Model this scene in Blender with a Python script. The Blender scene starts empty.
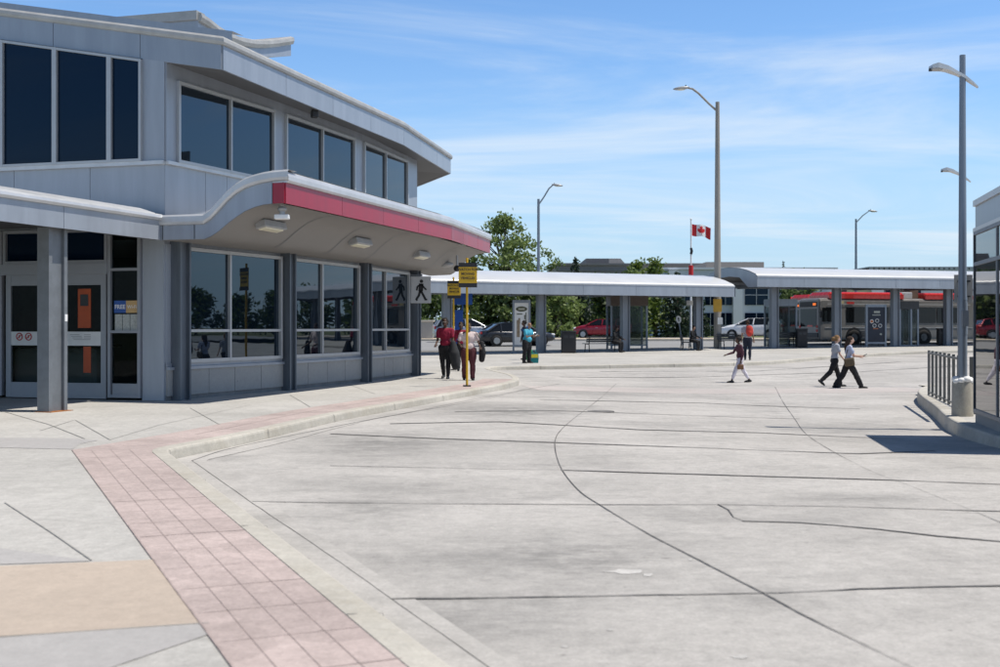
import bpy, bmesh, math, random
from mathutils import Vector, Matrix
from mathutils.geometry import tessellate_polygon
R = math.radians
random.seed(7)
sc = bpy.context.scene
col = sc.collection

# ------------------------------------------------------------------ camera model (metres)
F, HY, CZ = 1150.0, 327.0, 1.70
def sstep(t):
    t = max(0.0, min(1.0, t)); return t*t*(3-2*t)
def interp(x, tab):
    if x <= tab[0][0]: return tab[0][1]
    for (a, b), (c, d) in zip(tab, tab[1:]):
        if x <= c: return b + (d-b)*(x-a)/(c-a)
    return tab[-1][1]
BASE = [(0,0),(46,0),(55,.07),(62,.17),(70,.40),(78,.62),(90,.72),(3000,.75)]
def base(Y): return interp(Y, BASE)
def hroad(X, Y):
    return base(Y) - .18*sstep((X+1)/8)*sstep((Y-12)/10)*(1-sstep((Y-38)/8))*(1-sstep((X-14)/14)*.5)
def G(px, py, z=0.15):
    Y = F*(CZ-z)/(py-HY)
    return Vector(((px-500)*Y/F, Y, z))
def Pt(px, py, Y): return Vector(((px-500)*Y/F, Y, CZ+(HY-py)*Y/F))
def XA(px, Y): return (px-500)*Y/F
def RP(px, A, B):
    """plan point where the sight line of column px crosses the wall line A-B"""
    k = (px-500)/F
    dx, dy = B[0]-A[0], B[1]-A[1]
    t = (k*A[1]-A[0])/(dx-k*dy)
    return Vector((A[0]+dx*t, A[1]+dy*t))

# ------------------------------------------------------------------ materials
MATS = {}
def nt_new(name):
    m = bpy.data.materials.new(name); m.use_nodes = True
    nt = m.node_tree; bs = nt.nodes['Principled BSDF']
    return m, nt, bs
def nd(nt, t, **kw):
    n = nt.nodes.new(t)
    for k, v in kw.items():
        if k in n.inputs: n.inputs[k].default_value = v
        else: setattr(n, k, v)
    return n
def mat(name, rgb, rough=.6, metal=0.0, var=.12, scale=4.0, bump=.0, bscale=60.0, ior=1.45, coat=0.0, streak=False, emit=0, isl=0):
    if name in MATS: return MATS[name]
    m, nt, bs = nt_new(name); L = nt.links.new
    tc = nd(nt, 'ShaderNodeTexCoord')
    mp = nd(nt, 'ShaderNodeMapping'); L(tc.outputs['Object'], mp.inputs[0])
    if streak: mp.inputs['Scale'].default_value = (1, 1, .12)
    n1 = nd(nt, 'ShaderNodeTexNoise', Scale=scale, Detail=6.0, Roughness=.65); L(mp.outputs[0], n1.inputs['Vector'])
    rp = nd(nt, 'ShaderNodeValToRGB'); L(n1.outputs['Fac'], rp.inputs[0])
    e = rp.color_ramp.elements
    e[0].position, e[1].position = .3, .7
    e[0].color = (*[c*(1-var) for c in rgb], 1); e[1].color = (*[min(1, c*(1+var)) for c in rgb], 1)
    oc = rp.outputs[0]
    if isl:
        g = nd(nt, 'ShaderNodeNewGeometry'); ir = nd(nt, 'ShaderNodeMapRange'); L(g.outputs['Random Per Island'], ir.inputs[0]); ir.inputs[3].default_value = 1-isl; ir.inputs[4].default_value = 1+isl
        x = nd(nt, 'ShaderNodeMixRGB', blend_type='MULTIPLY'); x.inputs[0].default_value = 1; L(oc, x.inputs[1]); L(ir.outputs[0], x.inputs[2]); oc = x.outputs[0]
        n3 = nd(nt, 'ShaderNodeTexNoise', Scale=2.2, Detail=2.0); L(tc.outputs['Object'], n3.inputs['Vector'])
        b3 = nd(nt, 'ShaderNodeBump', Strength=.10, Distance=.03); L(n3.outputs['Fac'], b3.inputs['Height']); L(b3.outputs[0], bs.inputs['Normal'])
    L(oc, bs.inputs['Base Color'])
    mr = nd(nt, 'ShaderNodeMapRange'); L(n1.outputs['Fac'], mr.inputs[0])
    mr.inputs[3].default_value = max(0, rough-.08) if rough > .1 else rough; mr.inputs[4].default_value = min(1, rough+.08) if rough > .1 else rough
    L(mr.outputs[0], bs.inputs['Roughness'])
    bs.inputs['Metallic'].default_value = metal; bs.inputs['IOR'].default_value = ior
    bs.inputs['Coat Weight'].default_value = coat; bs.inputs['Coat Roughness'].default_value = .05
    if bump:
        n2 = nd(nt, 'ShaderNodeTexNoise', Scale=bscale, Detail=4.0); L(tc.outputs['Object'], n2.inputs['Vector'])
        b = nd(nt, 'ShaderNodeBump', Strength=bump, Distance=.01); L(n2.outputs['Fac'], b.inputs['Height'])
        L(b.outputs[0], bs.inputs['Normal'])
    if emit:
        bs.inputs['Emission Color'].default_value = (*rgb, 1); bs.inputs['Emission Strength'].default_value = emit
    MATS[name] = m; return m

def concrete(name, rgb, stains=.35, stain_rgb=(.1,.1,.1), fine=.12, big=.12, dirs=(1,1,1), spots=True, rough=.85, blobs=(), cells=0):
    m, nt, bs = nt_new(name); L = nt.links.new
    tc = nd(nt, 'ShaderNodeTexCoord')
    base_c = nd(nt, 'ShaderNodeRGB'); base_c.outputs[0].default_value = (*rgb, 1)
    def noise(scale, detail=5.0, rg=.6, sc_=(1,1,1)):
        mp = nd(nt, 'ShaderNodeMapping'); mp.inputs['Scale'].default_value = sc_
        L(tc.outputs['Object'], mp.inputs[0])
        n = nd(nt, 'ShaderNodeTexNoise', Scale=scale, Detail=detail, Roughness=rg); L(mp.outputs[0], n.inputs['Vector'])
        return n.outputs['Fac']
    def ramp(s, a, b, lo, hi):
        r = nd(nt, 'ShaderNodeMapRange'); L(s, r.inputs[0])
        for i, v in enumerate((a, b, lo, hi)): r.inputs[i+1].default_value = v
        return r.outputs[0]
    def mul(c, f):
        x = nd(nt, 'ShaderNodeMixRGB', blend_type='MULTIPLY'); x.inputs[0].default_value = 1
        L(c, x.inputs[1]); L(f, x.inputs[2]); return x.outputs[0]
    def mix(c, c2, f):
        x = nd(nt, 'ShaderNodeMixRGB'); L(f, x.inputs[0]); L(c, x.inputs[1]); x.inputs[2].default_value = (*c2, 1); return x.outputs[0]
    c = base_c.outputs[0]
    c = mul(c, ramp(noise(.35, 6, .6, dirs), .3, .7, 1-big, 1+big))
    c = mul(c, ramp(noise(9, 6, .7), .3, .7, 1-fine, 1+fine))
    c = mul(c, ramp(noise(140, 3, .7), .25, .75, 1-fine, 1+fine))
    c = mul(c, ramp(noise(38, 5, .8), .3, .7, 1-fine*1.3, 1+fine*1.3))
    c = mix(c, stain_rgb, ramp(noise(.55, 8, .72, dirs), .50, .78, 0, stains))
    c = mix(c, stain_rgb, ramp(noise(1.9, 10, .82, dirs), .52, .70, 0, stains*.6))
    c = mix(c, tuple(min(1, x*1.22) for x in rgb), ramp(noise(1.1, 7, .75, (1.4, .6, 1)), .56, .70, 0, .55))
    if spots:
        v = nd(nt, 'ShaderNodeTexVoronoi', Scale=2.6); L(tc.outputs['Object'], v.inputs['Vector'])
        c = mix(c, tuple(x*.35 for x in rgb), ramp(v.outputs['Distance'], .02, .055, .55, 0))
    if spots:
        v = nd(nt, 'ShaderNodeTexVoronoi', Scale=1.1); L(tc.outputs['Object'], v.inputs['Vector'])
        c = mix(c, tuple(x*.45 for x in rgb), ramp(v.outputs['Distance'], .012, .05, .6, 0))
    if cells:
        v = nd(nt, 'ShaderNodeTexVoronoi', Scale=2.1); L(tc.outputs['Object'], v.inputs['Vector'])
        sp = nd(nt, 'ShaderNodeSeparateColor'); L(v.outputs['Color'], sp.inputs[0])
        c = mul(c, ramp(sp.outputs[0], 0, 1, 1-cells, 1+cells))
    for bx_, by_, rx_, ry_, am in blobs:          # oil and tyre smudges with a place of their own
        mp = nd(nt, 'ShaderNodeMapping'); mp.inputs['Location'].default_value = (-bx_/rx_, -by_/ry_, 0); mp.inputs['Scale'].default_value = (1/rx_, 1/ry_, 0)
        L(tc.outputs['Object'], mp.inputs[0])
        ln = nd(nt, 'ShaderNodeVectorMath', operation='LENGTH'); L(mp.outputs[0], ln.inputs[0])
        f1 = ramp(ln.outputs['Value'], .15, 1.0, 1, 0); f2 = ramp(noise(2.6, 10, .78, (.8, 1.3, 1)), .34, .60, 0, 1)
        mm = nd(nt, 'ShaderNodeMath', operation='MULTIPLY'); L(f1, mm.inputs[0]); L(f2, mm.inputs[1])
        m2 = nd(nt, 'ShaderNodeMath', operation='MULTIPLY'); L(mm.outputs[0], m2.inputs[0]); m2.inputs[1].default_value = am
        c = mix(c, stain_rgb, m2.outputs[0])
    L(c, bs.inputs['Base Color'])
    bs.inputs['Roughness'].default_value = rough; bs.inputs['Specular IOR Level'].default_value = .3
    b = nd(nt, 'ShaderNodeBump', Strength=.35, Distance=.006)
    L(noise(90, 6, .7), b.inputs['Height']); L(b.outputs[0], bs.inputs['Normal'])
    MATS[name] = m; return m

def glass(name, ior=1.9, tint=(.012,.016,.022), see=0.0, rough=.012, spec=(1,1,1)):
    m, nt, bs = nt_new(name); L = nt.links.new
    bs.inputs['Base Color'].default_value = (*tint, 1); bs.inputs['Roughness'].default_value = rough
    bs.inputs['IOR'].default_value = ior; bs.inputs['Specular Tint'].default_value = (*spec, 1)
    tc = nd(nt, 'ShaderNodeTexCoord')
    n = nd(nt, 'ShaderNodeTexNoise', Scale=.7, Detail=2.0); L(tc.outputs['Object'], n.inputs['Vector'])
    b = nd(nt, 'ShaderNodeBump', Strength=.035, Distance=.05); L(n.outputs['Fac'], b.inputs['Height']); L(b.outputs[0], bs.inputs['Normal'])
    if see:
        tr = nd(nt, 'ShaderNodeBsdfTransparent'); tr.inputs[0].default_value = (.75,.8,.8,1)
        mx = nd(nt, 'ShaderNodeMixShader'); mx.inputs[0].default_value = see
        L(bs.outputs[0], mx.inputs[1]); L(tr.outputs[0], mx.inputs[2])
        L(mx.outputs[0], nt.nodes['Material Output'].inputs[0])
    MATS[name] = m; return m

def leafmat(name, a, b, c):
    m, nt, bs = nt_new(name); L = nt.links.new
    g = nd(nt, 'ShaderNodeNewGeometry')
    rp = nd(nt, 'ShaderNodeValToRGB'); L(g.outputs['Random Per Island'], rp.inputs[0])
    e = rp.color_ramp.elements; e[0].color = (*a, 1); e[1].color = (*c, 1)
    k = e.new(.5); k.color = (*b, 1)
    L(rp.outputs[0], bs.inputs['Base Color']); bs.inputs['Roughness'].default_value = .55
    tl = nd(nt, 'ShaderNodeBsdfTranslucent'); L(rp.outputs[0], tl.inputs[0])
    mx = nd(nt, 'ShaderNodeMixShader'); mx.inputs[0].default_value = .42
    L(bs.outputs[0], mx.inputs[1]); L(tl.outputs[0], mx.inputs[2]); L(mx.outputs[0], nt.nodes['Material Output'].inputs[0])
    MATS[name] = m; return m

M = {}
M['road'] = concrete('bay_concrete', (.44,.42,.392), .62, (.14,.137,.13), .13, .16, (.7,1.0,1), blobs=((.5, 8.5, 1.8, 1.6, .62), (-.2, 6.7, 1.0, .9, .55), (-1.7, 17.0, 1.7, 3.6, .6), (.3, 23.5, 2.2, 3.5, .72), (1.6, 7.2, .9, .5, .45), (3.6, 11.4, 1.1, .5, .6), (-1.2, 10.8, .9, 1.6, .5), (2.5, 31, 5, 2.2, .5), (6.2, 21, 2.4, 1.6, .4)))
M['walk'] = concrete('walk_concrete', (.445,.43,.40), .42, (.27,.26,.235), .12, .12)
M['walkgrey'] = concrete('walk_grey_concrete', (.40,.385,.37), .3, (.33,.32,.31), .07, .08)
M['tan'] = concrete('tan_concrete', (.465,.39,.32), .5, (.36,.31,.26), .07, .10)
M['pink'] = concrete('pink_paver', (.455,.375,.348), .5, (.34,.28,.25), .13, .11, cells=.08)
M['curb'] = concrete('curb_concrete', (.475,.45,.395), .5, (.33,.285,.20), .10, .16)
M['gutter'] = concrete('gutter_concrete', (.455,.435,.405), .6, (.20,.195,.18), .10, .18)
M['joint'] = concrete('joint_filler', (.13,.125,.12), .85, (.33,.32,.30), .35, .3, spots=False)
M['softjoint'] = mat('paver_joint', (.35,.285,.265), .9, 0, .3, 6)
M['asphalt'] = concrete('lane_asphalt', (.27,.27,.265), .4, (.19,.19,.19), .1, .12, (.3,1,1))
M['sand'] = concrete('dry_verge', (.50,.42,.32), .4, (.36,.32,.22), .15, .15)
M['grass'] = concrete('dry_grass', (.13,.15,.06), .5, (.22,.19,.10), .3, .3)
M['knee'] = concrete('precast', (.33,.33,.32), .3, (.3,.3,.3), .06, .08)
M['found'] = concrete('foundation', (.20,.20,.20), .6, (.36,.36,.35), .12, .15)
M['panel'] = mat('alu_panel', (.315,.345,.39), .36, .3, .10, 3.0, streak=True, isl=.07)
M['panel2'] = mat('wall_panel', (.34,.37,.415), .40, .2, .10, 2.5, streak=True, isl=.05)
M['cap'] = mat('metal_cap', (.56,.57,.58), .42, .35, .10, 2.0)
M['dirtycap'] = mat('weathered_cap', (.40,.40,.39), .5, .25, .16, 2.5)
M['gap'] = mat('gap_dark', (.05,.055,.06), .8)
M['frame'] = mat('window_frame', (.44,.45,.46), .4, .3, .05)
M['doorframe'] = mat('door_frame', (.30,.31,.34), .4, .4, .05)
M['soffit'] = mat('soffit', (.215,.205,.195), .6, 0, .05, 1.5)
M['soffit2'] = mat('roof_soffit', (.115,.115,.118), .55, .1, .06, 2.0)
M['red'] = mat('red_fascia', (.31,.014,.036), .34, 0, .10, 3.0, coat=.15, streak=True, isl=.08)
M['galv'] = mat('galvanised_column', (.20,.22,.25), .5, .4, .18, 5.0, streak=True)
M['galvl'] = mat('galvanised_light', (.19,.205,.22), .5, .35, .14, 4.0)
M['walkjoint'] = mat('walk_joint', (.34,.33,.305), .9, 0, .15, 8)
M['rail'] = mat('rail_steel', (.17,.17,.16), .55, .3, .2, 8)
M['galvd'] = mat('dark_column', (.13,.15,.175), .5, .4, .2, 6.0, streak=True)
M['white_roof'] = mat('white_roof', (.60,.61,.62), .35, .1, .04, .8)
M['glass'] = glass('window_glass', 1.8, (.004,.008,.014), spec=(.62,.82,1.0))
M['glassd'] = glass('dark_window_glass', 1.34, (.003,.009,.022), spec=(.5,.75,1.0))
M['glassr'] = glass('kiosk_glass', 2.1, (.01,.012,.013))
M['glassdoor'] = glass('door_glass', 1.3, (.006,.008,.008), .72)
M['glasssee'] = glass('shelter_glass', 1.5, (.05,.06,.06), .72)
M['black'] = mat('black_plastic', (.018,.018,.02), .5, 0, .2)
M['dark'] = mat('dark_metal', (.05,.052,.056), .5, .3, .2)
M['white'] = mat('white_paint', (.78,.78,.77), .5, 0, .05)
M['offw'] = mat('offwhite_sheet', (.70,.71,.70), .5, 0, .06)
M['yellow'] = mat('sign_yellow', (.62,.38,.015), .45, 0, .12)
M['rust'] = mat('rust', (.32,.12,.03), .9, 0, .4, 12)
M['lens'] = mat('lamp_lens', (.72,.68,.52), .3, 0, .08)
M['lampgrey'] = mat('lamp_grey', (.36,.36,.36), .45, .3, .1)
M['pole'] = mat('grey_pole', (.22,.25,.29), .45, .5, .12, 5, streak=True)
M['conc_pole'] = mat('concrete_pole', (.30,.28,.25), .8, 0, .15, 6, bump=.2, streak=True)
M['bollard'] = concrete('bollard_concrete', (.38,.36,.31), .5, (.34,.29,.20), .12, .2)
M['bark'] = mat('bark', (.11,.085,.06), .9, 0, .3, 9, bump=.5, bscale=20)
M['tyre'] = mat('tyre', (.02,.02,.021), .8, 0, .2)
M['rim'] = mat('rim_metal', (.45,.46,.47), .35, .8, .1)
M['carglass'] = glass('car_glass', 1.4, (.01,.012,.014))
M['lampred'] = mat('tail_red', (.45,.02,.02), .25, 0, .1)
M['lampclear'] = mat('headlamp', (.75,.76,.78), .15, 0, .1)
M['blue'] = mat('sign_blue', (.02,.10,.42), .45, 0, .1)
M['poster_blue'] = mat('poster_blue', (.014,.020,.036), .4, 0, .3, 2)
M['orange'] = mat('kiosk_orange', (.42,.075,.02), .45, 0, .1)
M['leaf1'] = leafmat('leaf_fresh', (.11,.16,.04), (.19,.255,.07), (.28,.36,.13))
M['leaf2'] = leafmat('leaf_dark', (.04,.07,.02), (.085,.13,.035), (.16,.22,.065))
M['leaf3'] = leafmat('needle_dark', (.014,.028,.016), (.026,.048,.024), (.05,.08,.04))
M['leaf4'] = leafmat('leaf_lime', (.09,.14,.02), (.14,.20,.035), (.20,.26,.06))

# ------------------------------------------------------------------ objects
def tag(o, label=None, cat=None, group=None, kind=None):
    if label: o['label'] = label
    if cat: o['category'] = cat
    if group: o['group'] = group
    if kind: o['kind'] = kind
    return o
ROOT = {}
def thing(name, loc, label, cat, rz=0, group=None):
    o = bpy.data.objects.new(name, None); col.objects.link(o)
    o.empty_display_size = .3
    o.location = loc; o.rotation_euler = (0, 0, rz)
    ROOT[o.name] = Matrix.Translation(Vector(loc)) @ Matrix.Rotation(rz, 4, 'Z')
    return tag(o, label, cat, group)
def rootmat(o):
    while o.parent: o = o.parent
    return ROOT.get(o.name, Matrix.Identity(4))
def dup(o, parent=None):
    c = o.copy(); col.objects.link(c)
    if parent: c.parent = parent
    for ch in list(o.children): dup(ch, c)
    return c

class MB:
    def __init__(s): s.v = []; s.f = []; s.mi = []; s.sm = []
    def add(s, vs, fs, mi=0, smooth=False):
        b = len(s.v); s.v += [Vector(p) for p in vs]
        for f in fs: s.f.append([i+b for i in f]); s.mi.append(mi); s.sm.append(smooth)
        return s
    def box(s, c, size, rz=0, mi=0, rot=None, bev=0):
        m = Matrix.Translation(Vector(c)) @ (rot if rot else Matrix.Rotation(rz, 4, 'Z'))
        x, y, z = [k/2 for k in size]
        if bev <= 0:
            vs = [m @ Vector(p) for p in ((-x,-y,-z),(x,-y,-z),(x,y,-z),(-x,y,-z),(-x,-y,z),(x,-y,z),(x,y,z),(-x,y,z))]
            return s.add(vs, [(3,2,1,0),(4,5,6,7),(0,1,5,4),(1,2,6,5),(2,3,7,6),(3,0,4,7)], mi)
        bm = bmesh.new(); bmesh.ops.create_cube(bm, size=1)
        for v in bm.verts: v.co = Vector((v.co.x*2*x, v.co.y*2*y, v.co.z*2*z))
        bmesh.ops.bevel(bm, geom=bm.edges[:], offset=bev, segments=2, affect='EDGES', profile=.5)
        bm.verts.index_update()
        s.add([m @ v.co for v in bm.verts], [[v.index for v in f.verts] for f in bm.faces], mi)
        bm.free(); return s
    def wallbox(s, A, B, z0, z1, d0, d1, mi=0):
        """upright slab on plan line A-B, from d0 to d1 along the right-hand normal"""
        A = Vector(A[:2]); B = Vector(B[:2]); t = (B-A).normalized(); n = Vector((t.y, -t.x))
        za = z0 if isinstance(z0, tuple) else (z0, z0); zb = z1 if isinstance(z1, tuple) else (z1, z1)
        a0, b0, a1, b1 = A+n*d0, B+n*d0, A+n*d1, B+n*d1
        vs = [(*a0, za[0]), (*b0, za[1]), (*b1, za[1]), (*a1, za[0]), (*a0, zb[0]), (*b0, zb[1]), (*b1, zb[1]), (*a1, zb[0])]
        return s.add(vs, [(3,2,1,0),(4,5,6,7),(0,1,5,4),(1,2,6,5),(2,3,7,6),(3,0,4,7)], mi)
    def poly(s, pts, mi=0):
        pts = [Vector(p) for p in pts]
        tris = tessellate_polygon([pts])
        fs = []
        for t in tris:
            a, b, c = [pts[i] for i in t]
            if (b-a).cross(c-a).z < 0: t = (t[0], t[2], t[1])
            fs.append(tuple(t))
        return s.add(pts, fs, mi)
    def prism(s, pts, z0, z1, mi=0):
        n = len(pts)
        p2 = [Vector((p[0], p[1], 0)) for p in pts]
        if sum(p2[i].x*p2[(i+1) % n].y-p2[(i+1) % n].x*p2[i].y for i in range(n)) < 0: p2.reverse()
        lo = [Vector((p.x, p.y, z0)) for p in p2]; hi = [Vector((p.x, p.y, z1)) for p in p2]
        tris = tessellate_polygon([p2]); fs = []
        for t in tris:
            a, b, c = [p2[i] for i in t]
            if (b-a).cross(c-a).z < 0: t = (t[0], t[2], t[1])
            fs.append([i+n for i in t]); fs.append([t[0], t[2], t[1]])
        for i in range(n): fs.append([i, (i+1) % n, n+(i+1) % n, n+i])
        return s.add(lo+hi, fs, mi)
    def loft(s, rings, closed=True, caps=True, mi=0, smooth=False):
        n = len(rings[0]); vs = [p for r in rings for p in r]; fs = []
        m = n if closed else n-1
        for i in range(len(rings)-1):
            for j in range(m):
                a, b = i*n+j, i*n+(j+1) % n
                fs.append([a, b, b+n, a+n])
        s.add(vs, fs, mi, smooth)
        if caps and closed:
            for r, fl in ((rings[0], True), (rings[-1], False)):
                idx = list(range(n)); s.add(r, [idx[::-1] if fl else idx], mi)
        return s
    def tube(s, pts, rad, seg=8, mi=0, smooth=True, caps=True):
        pts = [Vector(p) for p in pts]
        if not isinstance(rad, (list, tuple)): rad = [rad]*len(pts)
        rings = []; up = None
        for i, p in enumerate(pts):
            t = (pts[min(i+1, len(pts)-1)]-pts[max(i-1, 0)]).normalized()
            if up is None: up = Vector((0,0,1)) if abs(t.z) < .9 else Vector((1,0,0))
            x = up.cross(t).normalized(); y = t.cross(x); up = y if abs(y.dot(t)) < .1 else up
            up = y
            rings.append([p+(x*math.cos(2*math.pi*k/seg)+y*math.sin(2*math.pi*k/seg))*rad[i] for k in range(seg)])
        return s.loft(rings, True, caps, mi, smooth)
    def sphere(s, c, r, nu=12, nv=8, mi=0, rot=None):
        c = Vector(c); r = r if isinstance(r, (tuple, list)) else (r, r, r)
        rings = []
        for i in range(nv+1):
            th = math.pi*(i+.02 if i == 0 else (i-.02 if i == nv else i))/nv
            ring = []
            for k in range(nu):
                ph = 2*math.pi*k/nu
                p = Vector((r[0]*math.sin(th)*math.cos(ph), r[1]*math.sin(th)*math.sin(ph), -r[2]*math.cos(th)))
                ring.append(c+(rot @ p if rot else p))
            rings.append(ring)
        return s.loft(rings, True, True, mi, True)
    def disc(s, c, r, n=20, axis='Y', th=.01, mi=0):
        c = Vector(c); rings = []
        for k in (-.5, .5):
            ring = []
            for i in range(n):
                a = 2*math.pi*i/n; u, w = r*math.cos(a), r*math.sin(a)
                ring.append(c+(Vector((u, k*th, w)) if axis == 'Y' else Vector((k*th, u, w)) if axis == 'X' else Vector((u, w, k*th))))
            rings.append(ring)
        return s.loft(rings, True, True, mi)
    def xf(s, m):
        s.v = [m @ p for p in s.v]; return s
    def merge(s, o, m=None, mi=None):
        return s.add([m @ p for p in o.v] if m else o.v, o.f, 0) if mi is None and not any(o.mi) and not any(o.sm) else s._merge(o, m, mi)
    def _merge(s, o, m, mi):
        b = len(s.v); s.v += [m @ p if m else p for p in o.v]
        s.f += [[i+b for i in f] for f in o.f]; s.mi += [mi if mi is not None else k for k in o.mi]; s.sm += o.sm
        return s
    def build(s, name, mats, parent=None, local=False):
        me = bpy.data.meshes.new(name)
        vs = s.v
        if parent and not local:
            inv = rootmat(parent).inverted(); vs = [inv @ p for p in vs]
        me.from_pydata([tuple(p) for p in vs], [], s.f)
        mats = mats if isinstance(mats, (list, tuple)) else [mats]
        for m in mats: me.materials.append(m)
        me.polygons.foreach_set('material_index', [min(k, len(mats)-1) for k in s.mi])
        me.polygons.foreach_set('use_smooth', s.sm)
        bm = bmesh.new(); bm.from_mesh(me); bmesh.ops.recalc_face_normals(bm, faces=bm.faces[:]) if FIXN[0] else None
        bm.to_mesh(me); bm.free(); me.update()
        o = bpy.data.objects.new(name, me); col.objects.link(o)
        if parent: o.parent = parent
        return o
FIXN = [True]
def struct(mb, name, m, parent=None):
    FIXN[0] = False
    o = mb.build(name, m, parent); FIXN[0] = True
    o['kind'] = 'structure'; return o

def text_mb(txt, size, origin, ux, uz, center=True, mi=0, th=.002, bold=0):
    """flat lettering: ux = reading direction, uz = up; slight thickness"""
    cu = bpy.data.curves.new('t', 'FONT'); cu.body = txt; cu.size = size; cu.extrude = th; cu.offset = bold
    cu.align_x = 'CENTER' if center else 'LEFT'; cu.align_y = 'CENTER'; cu.resolution_u = 3
    ob = bpy.data.objects.new('t', cu); col.objects.link(ob)
    bpy.context.view_layer.update()
    me = bpy.data.meshes.new_from_object(ob.evaluated_get(bpy.context.evaluated_depsgraph_get()))
    ux = Vector(ux).normalized(); uz = Vector(uz).normalized(); un = ux.cross(uz)
    mb = MB(); o = Vector(origin)
    mb.add([o+ux*v.co.x+uz*v.co.y+un*v.co.z for v in me.vertices], [list(p.vertices) for p in me.polygons], mi)
    bpy.data.objects.remove(ob); bpy.data.meshes.remove(me); bpy.data.curves.remove(cu)
    return mb

def offset_line(pts, d):
    """mitred offset of a plan polyline to its left side"""
    pts = [Vector(p[:2]) for p in pts]; out = []
    for i, p in enumerate(pts):
        ns = []
        if i > 0: t = (p-pts[i-1]).normalized(); ns.append(Vector((-t.y, t.x)))
        if i < len(pts)-1: t = (pts[i+1]-p).normalized(); ns.append(Vector((-t.y, t.x)))
        n = ns[0] if len(ns) == 1 else (ns[0]+ns[1]).normalized()
        k = n.dot(ns[0])
        out.append(p+n*(d/max(k, .45)))
    return out
def resample(pts, step):
    pts = [Vector(p[:2]) for p in pts]; out = [pts[0]]
    for a, b in zip(pts, pts[1:]):
        n = max(1, int((b-a).length/step))
        for i in range(1, n+1): out.append(a.lerp(b, i/n))
    return out
def smooth_line(pts, n=6):
    """Catmull-Rom through plan points"""
    pts = [Vector(p[:2]) for p in pts]; q = [pts[0]*2-pts[1]]+pts+[pts[-1]*2-pts[-2]]; out = []
    for i in range(1, len(q)-2):
        a, b, c, d = q[i-1:i+3]
        for k in range(n):
            t = k/n
            out.append(.5*((2*b)+(c-a)*t+(2*a-5*b+4*c-d)*t*t+(3*b-a-3*c+d)*t**3))
    out.append(pts[-1]); return out
def ribbon(mb, line, w, zf, dz, jitter=0, mi=0, wvar=0):
    line = resample(line, .25)
    L_ = offset_line(line, w/2); R_ = offset_line(line, -w/2)
    if wvar:
        k = 1.0
        for i in range(len(line)):
            k = max(.35, min(1.25, k+random.uniform(-wvar, wvar))); L_[i] = line[i].lerp(L_[i], k); R_[i] = line[i].lerp(R_[i], k)
    vs = []; fs = []
    for i in range(len(line)):
        j = random.uniform(-jitter, jitter) if jitter else 0
        for p in (L_[i], R_[i]):
            q = Vector((p.x, p.y+j)); vs.append((q.x, q.y, zf(q.x, q.y)+dz))
    for i in range(len(line)-1): fs.append((2*i+1, 2*i+3, 2*i+2, 2*i))
    return mb.add(vs, fs, mi)
# ================================================================== SETTING
def GZ(px, py, zf):
    z = .1
    for _ in range(30):
        p = G(px, py, z); z = .5*z+.5*zf(p.x, p.y)
    return Vector((p.x, p.y, z))
def hwalk(X, Y): return base(Y)+.145
def plan(pts, zf): return [GZ(a, b, zf).to_2d() for a, b in pts]
def sheet(pts, zf, dz=0, ys=(46,55,62,70,78,84,90), mb=None, mi=0):
    """flat plan polygon cut at the breaks of the terrain and laid on it"""
    bm = bmesh.new()
    vs = [bm.verts.new((p[0], p[1], 0)) for p in pts]
    f = bm.faces.new(vs); f.normal_update()
    if f.normal.z < 0: f.normal_flip()
    for y in ys:
        bmesh.ops.bisect_plane(bm, geom=bm.verts[:]+bm.edges[:]+bm.faces[:], plane_co=(0, y, 0), plane_no=(0, 1, 0))
    bmesh.ops.triangulate(bm, faces=bm.faces[:])
    mb = mb or MB(); bm.verts.index_update()
    mb.add([(v.co.x, v.co.y, zf(v.co.x, v.co.y)+dz) for v in bm.verts], [[v.index for v in f.verts] for f in bm.faces], mi)
    bm.free(); return mb

# far ground
g = MB(); xs = [-900,-300,-120,-60,-30,0,30,60,120,300,900]; ys = [-400,-60,-12,0,46,55,62,70,78,90,104,160,400,2500]
vs = [(x, y, base(y)-(.45 if y < 85 else .05)) for y in ys for x in xs]; n = len(xs)
g.add(vs, [(j*n+i, j*n+i+1, (j+1)*n+i+1, (j+1)*n+i) for j in range(len(ys)-1) for i in range(n-1)])
struct(g, 'ground', M['grass'])
# concrete bus bay
g = MB(); x0, x1, y0, y1, st = -7, 70, -34, 67, .5
nx, ny = int((x1-x0)/st)+1, int((y1-y0)/st)+1
g.add([(x0+i*st, y0+j*st, hroad(x0+i*st, y0+j*st)) for j in range(ny) for i in range(nx)],
      [(j*nx+i, j*nx+i+1, (j+1)*nx+i+1, (j+1)*nx+i) for j in range(ny-1) for i in range(nx-1)], 0, True)
road = struct(g, 'road', M['road'])

# kerb line: from behind the camera, round the notch, along the kiss of the bay, round the nose and along the far platform
near = [Vector((16.9, -34.0))]+plan([(455, 667)], hwalk)
mid = plan([(166, 449.5)], hwalk)
corner = []
a = near[-1].lerp(mid[0], .965); c2 = plan([(250, 433)], hwalk)[0]; b = mid[0].lerp(c2, .12)
for k in range(7):
    t = k/6; corner.append(a*(1-t)**2+mid[0]*2*t*(1-t)+b*t*t)
side = smooth_line(plan([(185, 446)], hwalk)[:0]+[b]+plan([(250, 433), (340, 413), (400, 402.5), (480, 388.5), (508, 383), (519, 379), (513, 374.5), (498, 371), (490, 368.3), (497, 366.6), (530, 366)], hwalk), 6)
plat = plan([(580, 365.4), (660, 364), (720, 363), (770, 361.3), (815, 357.5), (855, 354.6), (930, 351)], hwalk)
plat = smooth_line([side[-1]]+plat+[plat[-1]+Vector((8, 2.0)), plat[-1]+Vector((36, 9.5))], 3)[1:]
kerb = near+corner[:-1]+side+plat
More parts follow.
